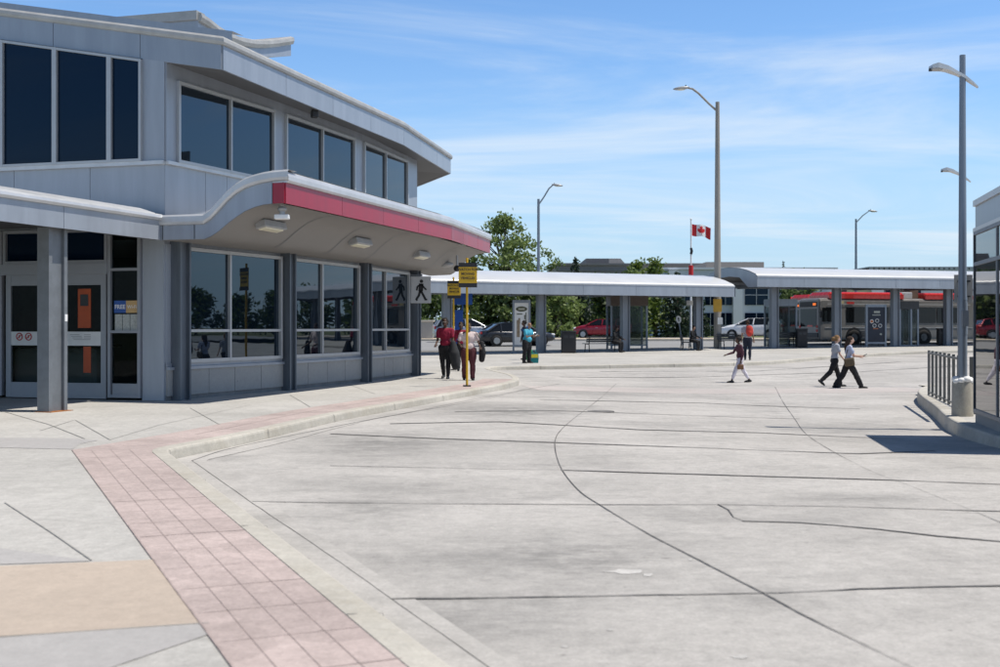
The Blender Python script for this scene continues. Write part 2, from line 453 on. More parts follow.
kin = offset_line(kerb, .17)
KZ = [base(p.y)+.152 for p in kerb]
def sweep(mb, line, zs, prof, mi=0, smooth=False):
    """open strip: prof = [(d to the left, dz)]"""
    offs = [offset_line(line, d) for d, _ in prof]; k = len(prof)
    vs = [(offs[j][i].x, offs[j][i].y, zs[i]+prof[j][1]) for i in range(len(line)) for j in range(k)]
    fs = [(i*k+j, i*k+j+1, (i+1)*k+j+1, (i+1)*k+j) for i in range(len(line)-1) for j in range(k-1)]
    return mb.add(vs, fs, mi, smooth)
mb = MB()
kr = resample(kerb, .8); kz = [base(p.y)+.152 for p in kr]
sweep(mb, kr, kz, [(.2, -.02), (.2, 0), (.03, -.004), (.008, -.016), (0, -.04), (-.03, -.5)])
FIXN[0] = True; o = mb.build('kerb', M['curb']); o['kind'] = 'structure'
kj = MB(); acc = 0; krf = resample(kerb[:-4], .05)
for i in range(1, len(krf)-1):
    acc += (krf[i]-krf[i-1]).length
    if acc > 3.0 and krf[i].y > -2:
        acc = 0; t_ = (krf[i+1]-krf[i-1]).normalized(); n_ = Vector((-t_.y, t_.x)); c_ = krf[i]; z_ = base(c_.y)+.152
        a_, b_ = c_+n_*.2, c_-n_*.004
        kj.add([(*(a_-t_*.006), z_+.003), (*(a_+t_*.006), z_+.003), (*(b_+t_*.006), z_-.012), (*(b_-t_*.006), z_-.012), (*(b_+t_*.006-n_*.03), z_-.2), (*(b_-t_*.006-n_*.03), z_-.2)], [(0, 1, 2, 3), (3, 2, 4, 5)])
struct(kj, 'kerb_joint', M['joint'], o)

back = [Vector(p) for p in ((-30, 55), (-3, 62.6), (2.4, 64.8), (11.3, 68.3), (16, 69.6), (27.5, 73.0), (33, 74.7), (62, 83))]
k_end = [i for i, p in enumerate(kin)]
walk_poly = list(kin)+[Vector((62, kin[-1].y+4))]+back[::-1]+[Vector((-30, -34))]
walk = struct(sheet(walk_poly, hwalk), 'pavement', M['walk'])
mb = MB(); bl = resample(back, 2)
sweep(mb, bl, [base(p.y)+.15 for p in bl], [(-.2, 0), (.0, 0), (.02, -.3)])
o = mb.build('platform_edge', M['curb']); o['kind'] = 'structure'

# gutter strip along the near kerb
mb = MB()
gl = resample(kerb[:len(near)+len(corner)+30], .5)
sweep(mb, gl, [0]*len(gl), [(-.02, 0), (-.25, 0), (-.46, 0)])
for v in mb.v: v.z = hroad(v.x, v.y)+.005
o = mb.build('gutter', M['gutter']); o['kind'] = 'structure'

# pink paver band
mb = MB(); nb = len(near)+len(corner)+36
band = kerb[:nb]
inner = offset_line(band, .205)
i2 = offset_line(near+mid+[p for p in band[len(near)+len(corner)+4:]], 1.10)
i2n = offset_line(near+mid, .93); i2[0] = i2n[0]; i2[1] = i2n[1]
pl = inner+i2[::-1]
def hw4(dz): return lambda x, y: hwalk(x, y)+dz
pave = struct(sheet(pl, hwalk, .005), 'paver_band', M['pink'])
# paver joints: along and across the band
pj = MB()
run1 = near+[mid[0]]
base_run = near+mid+[p for p in band[len(near)+len(corner)+4:]]
for d in (.43, .65, .88, 1.10):
    ln = offset_line(base_run, d); lnn = offset_line(near+mid, .205+(d-.205)*.81); ln[0] = lnn[0]; ln[1] = lnn[1]
    ribbon(pj, ln[:len(near)+1], .005 if d < 1 else .011, hwalk, .0075, .002)
L0 = near[0]; L1 = mid[0]; dv = (L1-L0).normalized(); nv = Vector((-dv.y, dv.x)); LL = (L1-L0).length
s_ = LL-11.2
while s_ < LL+.6:
    ribbon(pj, [L0+dv*s_+nv*.21, L0+dv*s_+nv*(.93+.15*max(0, s_-LL+10)/10)], .006 if int(s_/.62) % 3 else .011, hwalk, .0075, .003, 0, .3); s_ += .62
run = offset_line(base_run, .65)[len(near)+1:]
ribbon(pj, run, .012, hwalk, .0075, .002)
rr = resample(base_run[len(near)+1:], .01); acc = 0
for i in range(1, len(rr)-1):
    acc += (rr[i]-rr[i-1]).length
    if acc > .95:
        acc = 0; t = (rr[i+1]-rr[i-1]).normalized(); n_ = Vector((-t.y, t.x))
        ribbon(pj, [rr[i]+n_*.21, rr[i]+n_*1.09], .011, hwalk, .0075, .002)
struct(pj, 'paver_joint', M['softjoint'], pave)

# pavement panels of other tones
mb = sheet(plan([(-60, 569), (155, 560), (158, 563), (209, 623), (-60, 641)], hwalk), hwalk, .004)
struct(mb, 'tan_paving', M['tan'])
mb = sheet(plan([(-60, 642), (209, 624), (217, 632), (100, 672), (-60, 730)], hwalk), hwalk, .004)
sheet(plan([(-60, 540), (92, 561.5), (-60, 567)], hwalk), hwalk, .004, mb=mb)
sheet(plan([(-60, 437.2), (70, 438.5), (98, 440.5), (80, 444), (73, 449.5), (-60, 446.5)], hwalk), hwalk, .004, mb=mb)
struct(mb, 'grey_paving', M['walkgrey'])
mb = MB()
for pts, w in (([(5, 503), (50, 532), (92, 561)], .012), ([(85, 439), (50, 425), (5, 412)], .02), ([(40, 431), (75, 420), (110, 440)], .015),
               ([(-40, 641), (209, 623.5)], .010), ([(110, 440), (160, 425), (250, 405)], .012), ([(0, 430), (-40, 425)], .02), ([(220, 425), (190, 408)], .014), ([(310, 407), (290, 395)], .014), ([(375, 394), (350, 385)], .014)):
    ribbon(mb, plan(pts, hwalk), w, hwalk, .0065, .003)
struct(mb, 'pavement_joint', M['walkjoint'], walk)

# joints and cracks in the bus bay
mb = MB()
def J(pts, w=.022, smooth=False, jit=.008):
    ln = plan(pts, hroad)
    if smooth: ln = smooth_line(ln, 6)
    ribbon(mb, ln, w*.85, hroad, .007, jit, 0, .3)
J([(616, 384), (603, 396), (588, 408), (571, 421), (558, 434), (555, 447), (561, 468), (578, 490), (601, 506), (648, 534), (700, 561), (760, 592), (812, 620), (920, 672), (1000, 712)], .0135, True)
J([(775, 387), (783, 402), (794, 418), (806, 434), (830, 450), (868, 470), (910, 486), (975, 512), (1040, 540)], .012, True)
J([(392, 600), (560, 597), (755, 594), (880, 589), (1010, 586)], .038, True)
J([(252, 502), (420, 504), (600, 505)], .026)
J([(600, 505), (715, 505), (840, 507), (1010, 512)], .045)
J([(330, 466), (480, 469), (561, 470.4)], .03)
J([(561, 470.4), (740, 476), (880, 480), (1010, 485)], .075)
J([(330, 434), (440, 439), (560, 443), (700, 448), (860, 454), (885, 453), (935, 451)], .105)
J([(390, 424), (500, 422), (640, 430), (760, 433), (905, 439)], .10)
J([(455, 412), (560, 411), (700, 416), (800, 419)], .11)
J([(540, 400), (700, 403), (860, 409)], .10)
J([(192, 461), (250, 502), (330, 556), (392, 600), (480, 662), (520, 690)], .010)
J([(192, 461), (230, 449), (300, 434), (380, 418), (470, 402), (530, 389), (560, 384)], .03, True)
J([(718, 505), (728, 510), (734, 518), (745, 522)], .02, False, .03)
J([(743, 522), (800, 523), (880, 530), (940, 537), (1010, 543)], .05, False, .03)
J([(560, 377), (700, 377), (860, 372), (960, 366)], .2)
J([(600, 371.5), (760, 371), (900, 362)], .2)
struct(mb, 'road_joint', M['joint'], road)
mb = sheet(plan([(535, 384.5), (600, 383), (760, 383.5), (900, 387), (905, 391), (760, 391), (600, 389.5), (530, 389)], hroad), hroad, .003, ys=(20,24,28,30,32,34,36,38,40,42,44,46))
bmx = resample([Vector((0, 33)), Vector((16, 33))], .5)
# crossing band laid as a fine strip that follows the dip of the bay
mb = MB(); A_ = plan([(530, 388)], hroad)[0]; B_ = plan([(925, 389.5)], hroad)[0]
ribbon(mb, [A_, B_], 2.4, hroad, .004)
struct(mb, 'crossing_band', concrete('crossing_concrete', (.46,.42,.395), .5, (.30,.28,.26), .08, .12, (.6,1.5,1)))
mh = MB(); c = GZ(600, 411.5, hroad); mh.disc((c.x, c.y, c.z+.002), .30, 24, 'Z', .012)
struct(mh, 'manhole', M['joint'])
# chalky scuffs on the slab
mb = MB(); random.seed(3)
for (px, py, w, h) in ((625, 572, 55, 6), (648, 575, 14, 4), (740, 657, 22, 5), (565, 647, 10, 3), (610, 630, 8, 3), (680, 598, 10, 2), (690, 560, 8, 3)):
    pts = []
    for i in range(14):
        a = 2*math.pi*i/14; r = random.uniform(.45, 1)
        pts.append((px+w*.5*r*math.cos(a), py+h*.5*r*math.sin(a)))
    sheet(plan(pts, hroad), hroad, .0025, mb=mb)
struct(mb, 'road_scuff', concrete('scuff', (.47,.455,.43), .9, (.42,.405,.38), .1, .2))

# lane behind the platform, verge, street
lane = [p+Vector((0, .02)) for p in back]+[Vector((62, 84.5)), Vector((62, 84.6)), Vector((-60, 84.6)), Vector((-60, 46))]
struct(sheet(lane, lambda x, y: base(y)), 'bus_lane', M['asphalt'])
struct(sheet([(-60, 84.6), (62, 84.6), (62, 89.2), (-60, 89.2)], lambda x, y: base(y)+.13), 'verge', M['sand'])
mb = MB(); sweep(mb, [Vector((-60, 84.5)), Vector((62, 84.5))], [base(84.5)+.14]*2, [(-.1, -.3), (-.1, 0), (.12, 0)])
o = mb.build('verge_kerb', M['curb']); o['kind'] = 'structure'
struct(sheet([(-70, 89.2), (90, 89.2), (90, 104.5), (-70, 104.5)], lambda x, y: base(y)+.02), 'street', M['asphalt'])

# right-hand island
isl = plan([(930, 385), (917.5, 391), (935, 405.5), (953, 420), (1000, 437)], lambda x, y: .08)
isl = [Vector((20, 34.5)), Vector((12.4, 31.6))]+isl+[Vector((6.9, 12.0)), Vector((6.4, 4))]
il = smooth_line(isl, 4)
mb = MB(); sweep(mb, il, [.085]*len(il), [(-.03, -.5), (0, -.04), (.01, -.016), (.03, -.004), (.2, 0), (.2, -.02)])
o = mb.build('island_kerb', M['curb']); o['kind'] = 'structure'
ip = offset_line(il, .18)
struct(sheet(ip+[Vector((34, 4)), Vector((34, 36))], lambda x, y: .08), 'island_pavement', M['walk'])

# ================================================================== STATION BUILDING
W0 = Vector((XA(165, 24.2), 24.2)); W1 = Vector((XA(281, 28.2), 28.2)); W2 = Vector((XA(361, 32.5), 32.5)); W3 = Vector((XA(416, 37.3), 37.3))
LA = Vector((-11, 25.3))
AL = RP(-140, LA, W0)
st = thing('station_building', (W0.x, W0.y, .145), 'grey metal bus station with curved red canopy and big dark windows', 'building')
FAC = [(W0, W1, 165, 281), (W1, W2, 281, 361), (W2, W3, 361, 416)]

def window(A, B, pl, pr, z0, z1, vm=(), hm=(), fw=.07, gm='glass', fm='frame', d=.03, name='window', dpt=.08):
    """glazed unit on wall line A-B between picture columns pl and pr; z1 may be a function of the plan point"""
    a, b = RP(pl, A, B), RP(pr, A, B)
    zt = (z1(a), z1(b)) if callable(z1) else (z1, z1)
    L = (b-a).length; t = (b-a)/L
    m = MB()
    zz = lambda p: zt[0]+(zt[1]-zt[0])*(p-a).length/L
    for s0, s1 in [(0, fw), (L-fw, L)]+[((RP(x, A, B)-a).length-fw*.4, (RP(x, A, B)-a).length+fw*.4) for x in vm]:
        p, q = a+t*s0, a+t*s1
        m.wallbox(p, q, z0, (zz(p), zz(q)), d-.03, d+dpt)
    p, q = a+t*fw, b-t*fw
    m.wallbox(p, q, z0, z0+fw, d-.03, d+dpt-.004); m.wallbox(p, q, (zz(p)-fw, zz(q)-fw), (zz(p), zz(q)), d-.03, d+dpt-.004)
    for z in hm: m.wallbox(p, q, z-fw*.4, z+fw*.4, d-.03, d+dpt-.008)
    fr = m.build(name, M[fm], st)
    gmb = MB(); gmb.wallbox(p, q, z0+fw*.6, (zz(p)-fw*.6, zz(q)-fw*.6), d-.005, d+.012)
    gmb.build('pane', M[gm], fr)
    return fr

# inner shell
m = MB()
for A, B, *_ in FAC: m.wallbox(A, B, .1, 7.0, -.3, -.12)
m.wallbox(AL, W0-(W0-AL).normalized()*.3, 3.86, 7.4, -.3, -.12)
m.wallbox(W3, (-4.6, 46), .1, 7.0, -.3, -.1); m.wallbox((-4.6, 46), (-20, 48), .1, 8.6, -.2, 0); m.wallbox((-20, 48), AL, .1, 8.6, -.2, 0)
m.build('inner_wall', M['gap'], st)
# hall behind the doors
m = MB(); dA = (W0-AL).normalized(); nA = Vector((-dA.y, dA.x))
m.poly([(AL.x, AL.y, .15), (W0.x-.4, W0.y+.2, .15), (-4.5, 33, .15), (-20, 33, .15)])
m.build('hall_floor', mat('hall_floor', (.25,.24,.22), .4), st)
m = MB(); m.wallbox(AL+nA*5.5, W0+nA*5.5, .15, 3.55, 0, .1); m.build('hall_wall', mat('hall_wall', (.42,.45,.42), .7), st)
m = MB(); m.poly([(AL.x, AL.y+.1, 3.56), (W0.x-.4, W0.y+.2, 3.56), (-4.5, 33, 3.56), (-20, 33, 3.56)]); m.build('hall_ceiling', M['offw'], st)

# lower facade
foot = MB(); knee = MB(); led = MB(); upw = MB(); sill = MB(); pier = MB(); head = MB()
pw = [(184, 280), (290, 358), (367, 408)]
cuts = [(206.5, 232.5, 258.8), (305.5, 325, 343), (382, 391, 402)]
mull = [227, 319.4, 383]
for (A, B, pa, pb), (wl, wr), cc, mm in zip(FAC, pw, cuts, mull):
    foot.wallbox(A, B, -.1, .26, -.05, .03)
    edges = [pa]+list(cc)+[pb]
    for e0, e1 in zip(edges, edges[1:]):
        p, q = RP(e0, A, B), RP(e1, A, B); t = (q-p).normalized()
        knee.wallbox(p+t*.008, q-t*.008, .24, .79, -.03, .07)
    led.wallbox(A, B, .79, .85, -.1, .12); led.wallbox(A, B, .85, .93, -.1, .05)
    es_ = [pa, (wl+mm)/2, mm, (mm+wr)/2+6, pb]
    for e0, e1 in zip(es_, es_[1:]):
        p, q = RP(e0, A, B), RP(e1, A, B); t = (q-p).normalized(); upw.wallbox(p+t*.006, q-t*.006, 3.42, 5.16, -.12, 0)
    sill.wallbox(A, B, 5.13, 5.20, -.12, .09)
    head.wallbox(A, B, 6.94, 7.32, -.12, .035)
    window(A, B, wl, wr-1, .93, 3.42, (mm,), (1.62,), .075)
foot.build('foundation', M['found'], st); knee.build('knee_wall', M['knee'], st); led.build('ledge', M['panel'], st)
upw.build('spandrel_wall', M['panel2'], st); head.build('window_head', M['panel'], st)
for (A, B, pa, pb), (wl, wr, wm) in zip(FAC, [(175, 272, 228), (283, 352.5, 320), (361.5, 405.5, 383.5)]):
    window(A, B, wl, wr, 5.20, 6.94, (wm,), (), .065)
for (A, B, pa, pb), spans in zip(FAC, [((165, 175), (272, 281)), ((281, 283), (352.5, 361)), ((361, 361.5), (405.5, 416))]):
    for s0, s1 in spans:
        pier = MB(); pier.wallbox(RP(s0, A, B), RP(s1, A, B), 5.19, 6.95, -.12, .04); pier.build('wall_pier', M['panel2'], st)
    pier = MB(); pier.wallbox(RP(spans[0][0], A, B), RP(spans[0][1]+8, A, B), .15, 3.45, -.12, .02); pier.build('wall_pier', M['panel2'], st)
# steel columns along the facade
def hcol(mb, c, t, w, dp, z0, z1, tf=.05, wf=.55):
    """H column: flanges face along t"""
    t = Vector(t).normalized(); ang = math.atan2(t.y, t.x)
    c = Vector(c)
    for s in (-1, 1): q = c+t*s*(dp/2-tf/2); mb.box((q.x, q.y, (z0+z1)/2), (tf, w, z1-z0), ang)
    mb.box((c.x, c.y, (z0+z1)/2), (dp-2*tf, w*wf, z1-z0), ang)
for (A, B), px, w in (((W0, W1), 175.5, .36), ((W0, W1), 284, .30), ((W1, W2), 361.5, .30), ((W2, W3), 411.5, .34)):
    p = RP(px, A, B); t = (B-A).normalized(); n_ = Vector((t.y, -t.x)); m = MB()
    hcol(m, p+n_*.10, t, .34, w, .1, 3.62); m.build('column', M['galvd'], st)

# wall A (entrance side)
def zroof(P): return 7.03+.19*max(0, (-5.76-P.x))
def zwin(P): return zroof(P)-.02
m = MB()
[m.wallbox(RP(e0, LA, W0)+(W0-AL).normalized()*.006, RP(e1, LA, W0)-(W0-AL).normalized()*.006, 3.82, 5.12, -.12, 0) for e0, e1 in ((-140, -62), (-62, 14), (14, 90), (90, 164.9))]; m.wallbox(RP(143.5, LA, W0), W0, 5.19, (zroof(RP(143.5, LA, W0)), zroof(W0)+.1), -.12, .03)
m.wallbox(RP(143.5, LA, W0), W0, .15, 3.83, -.12, .05)
m.build('entrance_wall', M['panel2'], st)
for A, B in ((AL, W0),): sill.wallbox(A, B, 5.12, 5.20, -.12, .09)
sill.build('sill', M['cap'], st)
for pl_, pr_ in ((-140, -57), (-57, 3.5), (3.5, 57), (57, 111.5), (111.5, 143.5)):
    window(LA, W0, pl_, pr_, 5.2, zwin, (), (), .055, 'glassd')
# entrance glazing below
for pl_, pr_ in ((-140, -60), (-60, 5)):
    window(LA, W0, pl_, pr_, .2, 3.80, (), (1.55, 2.95), .09, 'glassd', 'doorframe', name='entrance_window')
window(LA, W0, 110.5, 143, .2, 3.80, (), (1.60, 2.92), .07, 'glassdoor', 'doorframe', name='entrance_window')
m = MB(); a, b = RP(114, LA, W0), RP(140, LA, W0); m.wallbox(a, b, .2, .50, .03, .07); m.build('kick_panel', M['doorframe'], st)
window(LA, W0, 6, 110, 3.06, 3.80, (), (), .07, 'glassd', 'doorframe', name='transom_window')
m = MB(); a, b = RP(5, LA, W0), RP(110.5, LA, W0); m.wallbox(a, b, 2.83, 3.06, -.06, .13); m.build('door_header', M['doorframe'], st)
for pl_, pr_ in ((8, 58), (58, 108)):
    a, b = RP(pl_, LA, W0), RP(pr_, LA, W0); t = (b-a).normalized(); L = (b-a).length; m = MB()
    fw = .13
    m.wallbox(a, a+t*fw, .17, 2.83, 0, .07); m.wallbox(b-t*fw, b, .17, 2.83, 0, .07)
    m.wallbox(a+t*fw, b-t*fw, .17, .50, 0, .066); m.wallbox(a+t*fw, b-t*fw, 2.60, 2.83, 0, .066)
    door = m.build('door', M['doorframe'], st)
    m = MB(); m.wallbox(a+t*.1, b-t*.1, .45, 2.64, .02, .035); m.build('pane', M['glassdoor'], door)
    m = MB(); m.wallbox(a+t*fw, b-t*fw, 1.30, 1.60, .04, .064); rail = m.build('push_rail', M['offw'], door)
    n_ = Vector((t.y, -t.x))
    if pl_ == 8:
        m = MB()
        for px in (21.5, 30.5):
            c = RP(px, LA, W0)+n_*.068; c = Vector((c.x, c.y, 1.49))
            ring = []
            pts = [c+Vector((t.x, t.y, 0))*.075*math.cos(q)+Vector((0, 0, 1))*.075*math.sin(q) for q in [2*math.pi*k/20 for k in range(21)]]
            m.tube(pts, .011, 5); m.tube([pts[2]*1, pts[12]*1], .009, 5)
            m.tube([c+Vector((0, 0, -.03)), c+Vector((0, 0, .035))], .012, 5)
        m.build('prohibition_mark', M['lampred'], rail)
    else:
        m = MB()
        for k in range(4):
            p = RP(72+k*1.2, LA, W0)+n_*.066; z = 1.53-.035*k
            q = p+t*random.uniform(.18, .3); m.wallbox(p, q, z, z+.012, 0, .004)
            p2 = RP(86, LA, W0)+n_*.066; q2 = p2+t*random.uniform(.12, .2); m.wallbox(p2, q2, z, z+.012, 0, .004)
        m.build('notice_lines', M['lampgrey'], rail)
        m = MB(); m.wallbox(RP(79, LA, W0), RP(92, LA, W0), 1.68, 2.52, .036, .040); po = m.build('poster', M['orange'], door)  # flat orange sheet on the pane, stand-in for an unidentified orange shape
        m = MB(); m.wallbox(RP(84.5, LA, W0), RP(92, LA, W0), .72, 1.28, .036, .040); m.build('poster', M['orange'], door)  # lower piece of the same orange stand-in
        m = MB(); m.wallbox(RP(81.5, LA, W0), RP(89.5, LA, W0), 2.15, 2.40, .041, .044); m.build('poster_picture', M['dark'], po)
# sidelight stickers
t = (W0-LA).normalized(); n_ = Vector((t.y, -t.x)); t3 = Vector((t.x, t.y, 0)); up = Vector((0, 0, 1))
def stick(pl_, pr_, z0, z1, d0, d1): m = MB(); m.wallbox(RP(pl_, LA, W0), RP(pr_, LA, W0), z0, z1, d0, d1); return m
sticker = stick(115.5, 127.3, 2.00, 2.26, .043, .05).build('wifi_sticker', mat('sticker_blue', (.03,.10,.36), .4), st)
stick(127.3, 139.5, 2.00, 2.26, .043, .05).build('sticker_half', mat('sticker_tan', (.55,.36,.16), .4), sticker)
c = RP(121.4, LA, W0)+n_*.052; text_mb('FREE', .125, (c.x, c.y, 2.125), t3, up, bold=.002).build('lettering', M['white'], sticker)
c = RP(133.4, LA, W0)+n_*.052; text_mb('Wi-Fi', .105, (c.x, c.y, 2.125), t3, up).build('lettering', M['white'], sticker)
m = MB()
for p0, p1 in ((116.2, 123.5), (124, 131), (131.5, 139.3)): m.wallbox(RP(p0, LA, W0), RP(p1, LA, W0), 1.62, 1.97, .043, .047)
m.build('notice', mat('paper_notice', (.42,.44,.42), .6, 0, .25, 25), st)
# things in the hall
ko = RP(38, LA, W0)+nA*.9
k = thing('service_counter', (ko.x, ko.y, .15), 'pale rounded service counter inside the station entrance', 'counter', math.atan2(t.y, t.x))
m = MB(); m.box((0, 0, .55), (2.2, .7, 1.1), bev=.12); m.build('front', M['offw'], k, True)
m = MB(); m.box((0, 0, 1.13), (2.4, .9, .05), bev=.01); m.build('top', M['dark'], k, True)

# ---- upper roof
R0 = Vector((-5.76, 23.84)); R1 = Vector((-2.84, 33.7)); R2 = Vector((-1.74, 40.0)); R3 = Vector((-4.4, 47)); R4 = Vector((-20, 50)); R5 = R0+(AL-W0).normalized()*14.5
zr = {0: 7.03, 1: 7.03, 2: 7.03, 3: 7.03, 4: 9.7, 5: zroof(R5)}
RR = [R0, R1, R2, R3, R4, R5]
lo = [Vector((p.x, p.y, zr[i])) for i, p in enumerate(RR)]
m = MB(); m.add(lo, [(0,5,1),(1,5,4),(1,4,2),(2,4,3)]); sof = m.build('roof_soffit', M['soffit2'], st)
hi = [p+Vector((0, 0, .66)) for p in lo]
m = MB(); m.add(hi, [(0,1,5),(1,4,5),(1,2,4),(2,3,4)]); m.build('roof', M['dirtycap'], st)
m = MB()
for i in range(6):
    j = (i+1) % 6; m.wallbox(RR[i], RR[j], (zr[i]+.01, zr[j]+.01), (zr[i]+.6, zr[j]+.6), -.06, -.02)
m.build('fascia_backing', M['gap'], st)
def fascia(mb, A, B, za, zb, h, ts, gap=.012, d=(-.02, .03)):
    for t0, t1 in zip(ts, ts[1:]):
        L = (B-A).length; g0 = gap/2/L
        u0, u1 = t0+g0, t1-g0
        z0, z1 = za+(zb-za)*u0, za+(zb-za)*u1
        mb.wallbox(A+(B-A)*u0, A+(B-A)*u1, (z0, z1), (z0+h, z1+h), *d)
def tpar(px, A, B): return ((RP(px, A, B)-A).length)/(B-A).length
m = MB()
fascia(m, R0, R1, 7.03, 7.03, .52, [0]+[tpar(x, R0, R1) for x in (285, 332, 370)]+[1])
fascia(m, R1, R2, 7.03, 7.03, .52, [0]+[tpar(x, R1, R2) for x in (420, 436)]+[1])
fascia(m, R2, R3, 7.03, 7.03, .52, [0, .33, .66, 1])
fascia(m, R5, R0, zr[5], 7.03, .52, [0]+[tpar(x, R5, R0) for x in (-90, -35, 54, 141)]+[1])
m.build('roof_fascia', M['panel'], st)
def capline(mb, line, zs, prof, mi=0): return sweep(mb, line, zs, prof, mi)
m = MB()
ln = [R5, R0, R1, R2, R3]; zs = [zr[5]+.53, 7.56, 7.56, 7.56, 7.56]
sweep(m, ln, zs, [(.02, -.03), (-.07, -.02), (-.09, .03), (-.08, .10), (-.02, .16), (.10, .17), (.12, .13)])
m.build('roof_cap', M['dirtycap'], st)
# roof step behind the cap
m = MB()
ln = offset_line([R5, R0], .42); sweep(m, ln, [zr[5]+.6, 7.66], [(0, 0), (0, .28), (.5, .30)])
m.build('roof_kerb', M['panel'], st)
# ---- clerestory roof with dipping edge
Q0 = Vector((XA(198, 30), 30.0)); d1 = Vector((.2949, .9555)); din = Vector((-.9555, .2949))
Ql = Q0+(AL-W0).normalized()*6
m = MB(); cap = MB()
zQ = Pt(198, 20, 30).z
m.wallbox(Ql, Q0, zQ-1.3, zQ, -.3, 0); m.wallbox(Ql+(Q0-Ql)*.0, Q0, zQ-1.3, zQ-.02, -.3, -.31)
prof = [(198, 12, 45), (206, 17, 48), (216, 25, 51), (228, 32.5, 53), (240, 37, 55), (252, 39.3, 56), (264, 39.8, 56.5), (276, 38.8, 56.5), (291, 36.5, 56)]
ro, rt = [], []
for px, yt, yb in prof:
    P = RP(px, Q0, Q0+d1); zt = CZ+(HY-yt)*P.y/F; zb = CZ+(HY-yb)*P.y/F
    ro.append([Vector((P.x, P.y, zb)), Vector((P.x, P.y, zt-.22)), Vector((*(P+din*9), zt-.22)), Vector((*(P+din*9), zb))])
    o1 = P-din*.08
    rt.append([Vector((o1.x, o1.y, zt-.24)), Vector((*(P-din*.12), zt-.14)), Vector((*(P-din*.10), zt-.04)), Vector((P.x, P.y, zt)), Vector((*(P+din*9), zt)), Vector((*(P+din*9), zt-.2))])
m.loft(ro); cap.loft(rt)
cap.wallbox(Ql, Q0-din*0, zQ+.0, zQ+.24, -.35, .07)
P = RP(281, Q0, Q0+d1)+din*1.2; m.box((P.x, P.y, CZ+(HY-60)*P.y/F), (.5, .5, .35))
m.box((P.x-1.2, P.y-1.0, 8.6), (1.2, 1.2, 1.6))
m.build('clerestory', M['panel'], st); cap.build('clerestory_cap', M['dirtycap'], st)

# ---- entry canopy
E0 = Vector((-8.5, 19.5)); E1 = Vector((-7.03, 23.8)); dE = (E1-E0).normalized(); Es = E0-dE*5.6
EP = [Es, E1, W0+(AL-W0).normalized()*.05, AL, Vector((-22, 21))]
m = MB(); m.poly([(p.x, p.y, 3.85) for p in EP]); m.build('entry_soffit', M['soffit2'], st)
m = MB(); fascia(m, Es, E1, 3.5, 3.5, .40, [0, .3]+[tpar(x, Es, E1) for x in (63,)]+[1], d=(-.03, .02)); m.build('entry_fascia', M['panel'], st)
m = MB(); m.wallbox(Es, E1, 3.505, 3.88, -.14, -.035); m.wallbox(Vector((-22, 21)), Es, 3.5, 4.0, -.05, 0); m.build('entry_backing', M['gap'], st)
m = MB(); ln = resample([Es, E1], 3)
sweep(m, ln, [3.90]*len(ln), [(0, 0), (-.06, .005), (-.09, .05), (-.08, .10), (-.03, .13), (.10, .14), (.14, .17), (.5, .28), (3.5, .36), (9, .36)])
m.build('entry_cap', M['cap'], st)

# entry column
cb = G(52.5, 411, .15); m = MB()
hcol(m, (cb.x, cb.y), dE, .26, .50, .14, 3.52, .09)
colm = m.build('entry_column', M['galvl'], st)
m = MB(); m.box((cb.x+.04, cb.y-.02, .15), (.60, .36, .012), math.atan2(dE.y, dE.x)); m.build('base_plate', M['rust'], colm)
nE = Vector((dE.y, -dE.x)); q = cb.to_2d()+nE*.133+dE*.21; m = MB(); m.box((q.x, q.y, 1.87), (.07, .006, .13), math.atan2(dE.y, dE.x)); m.build('tag_plate', M['white'], colm)

# ---- curved canopy
C0 = Vector((-4.31, 23.04)); C1 = Vector((-1.40, 32.8)); C2 = Vector((-.355, 38.5))
Ist = [(Vector((-7.03, 23.8)), C0), (W1, C0+(C1-C0)*.455), (W2, C0+(C1-C0)*.9), (Vector((-2.95, 37.0)), C1+(C2-C1)*.62), (Vector((-2.47, 40.4)), C2)]
rings = []
for (i0, o0), (i1, o1) in zip(Ist, Ist[1:]):
    for k in range(6): rings.append((i0.lerp(i1, k/6), o0.lerp(o1, k/6)))
rings.append(Ist[-1])
BOT = [(0, 3.5), (.36, 3.5), (.42, 3.56), (.48, 3.66), (.55, 3.81), (.62, 3.94), (.69, 4.05), (.76, 4.12), (.83, 4.165), (.90, 4.18), (.97, 4.18)]
TOP = [(0, 4.0), (.36, 4.0), (.42, 4.10), (.48, 4.26), (.55, 4.45), (.62, 4.60), (.69, 4.70), (.76, 4.76), (.83, 4.80), (.90, 4.825), (1.0, 4.84)]
def at(io, u, z): p = io[0].lerp(io[1], u); return Vector((p.x, p.y, z))
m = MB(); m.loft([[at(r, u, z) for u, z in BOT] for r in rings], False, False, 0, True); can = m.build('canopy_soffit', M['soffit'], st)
m = MB(); m.loft([[at(r, u, z) for u, z in TOP] for r in rings], False, False, 0, True); m.build('canopy_roof', M['cap'], st)
def endface(r, off, name, mm):
    m = MB(); nn = Vector((.26, .96, 0))*off
    for (u0, b0), (u1, b1), (_, t0), (_, t1) in zip(BOT, BOT[1:], TOP, TOP[1:]):
        u1 = min(u1, .91)
        if u0 >= .9: break
        vs = [at(r, u0, b0)+nn, at(r, u1, b1)+nn, at(r, u1, t1-.1)+nn, at(r, u0, t0-.1)+nn]
        m.add(vs, [(0, 1, 2, 3)])
    m.build(name, mm, st)
endface(rings[0], 0, 'canopy_end', M['panel']); endface(rings[-1], 0, 'canopy_end', M['panel'])
m = MB()
q = Vector((-.26, -.96, 0)).normalized()
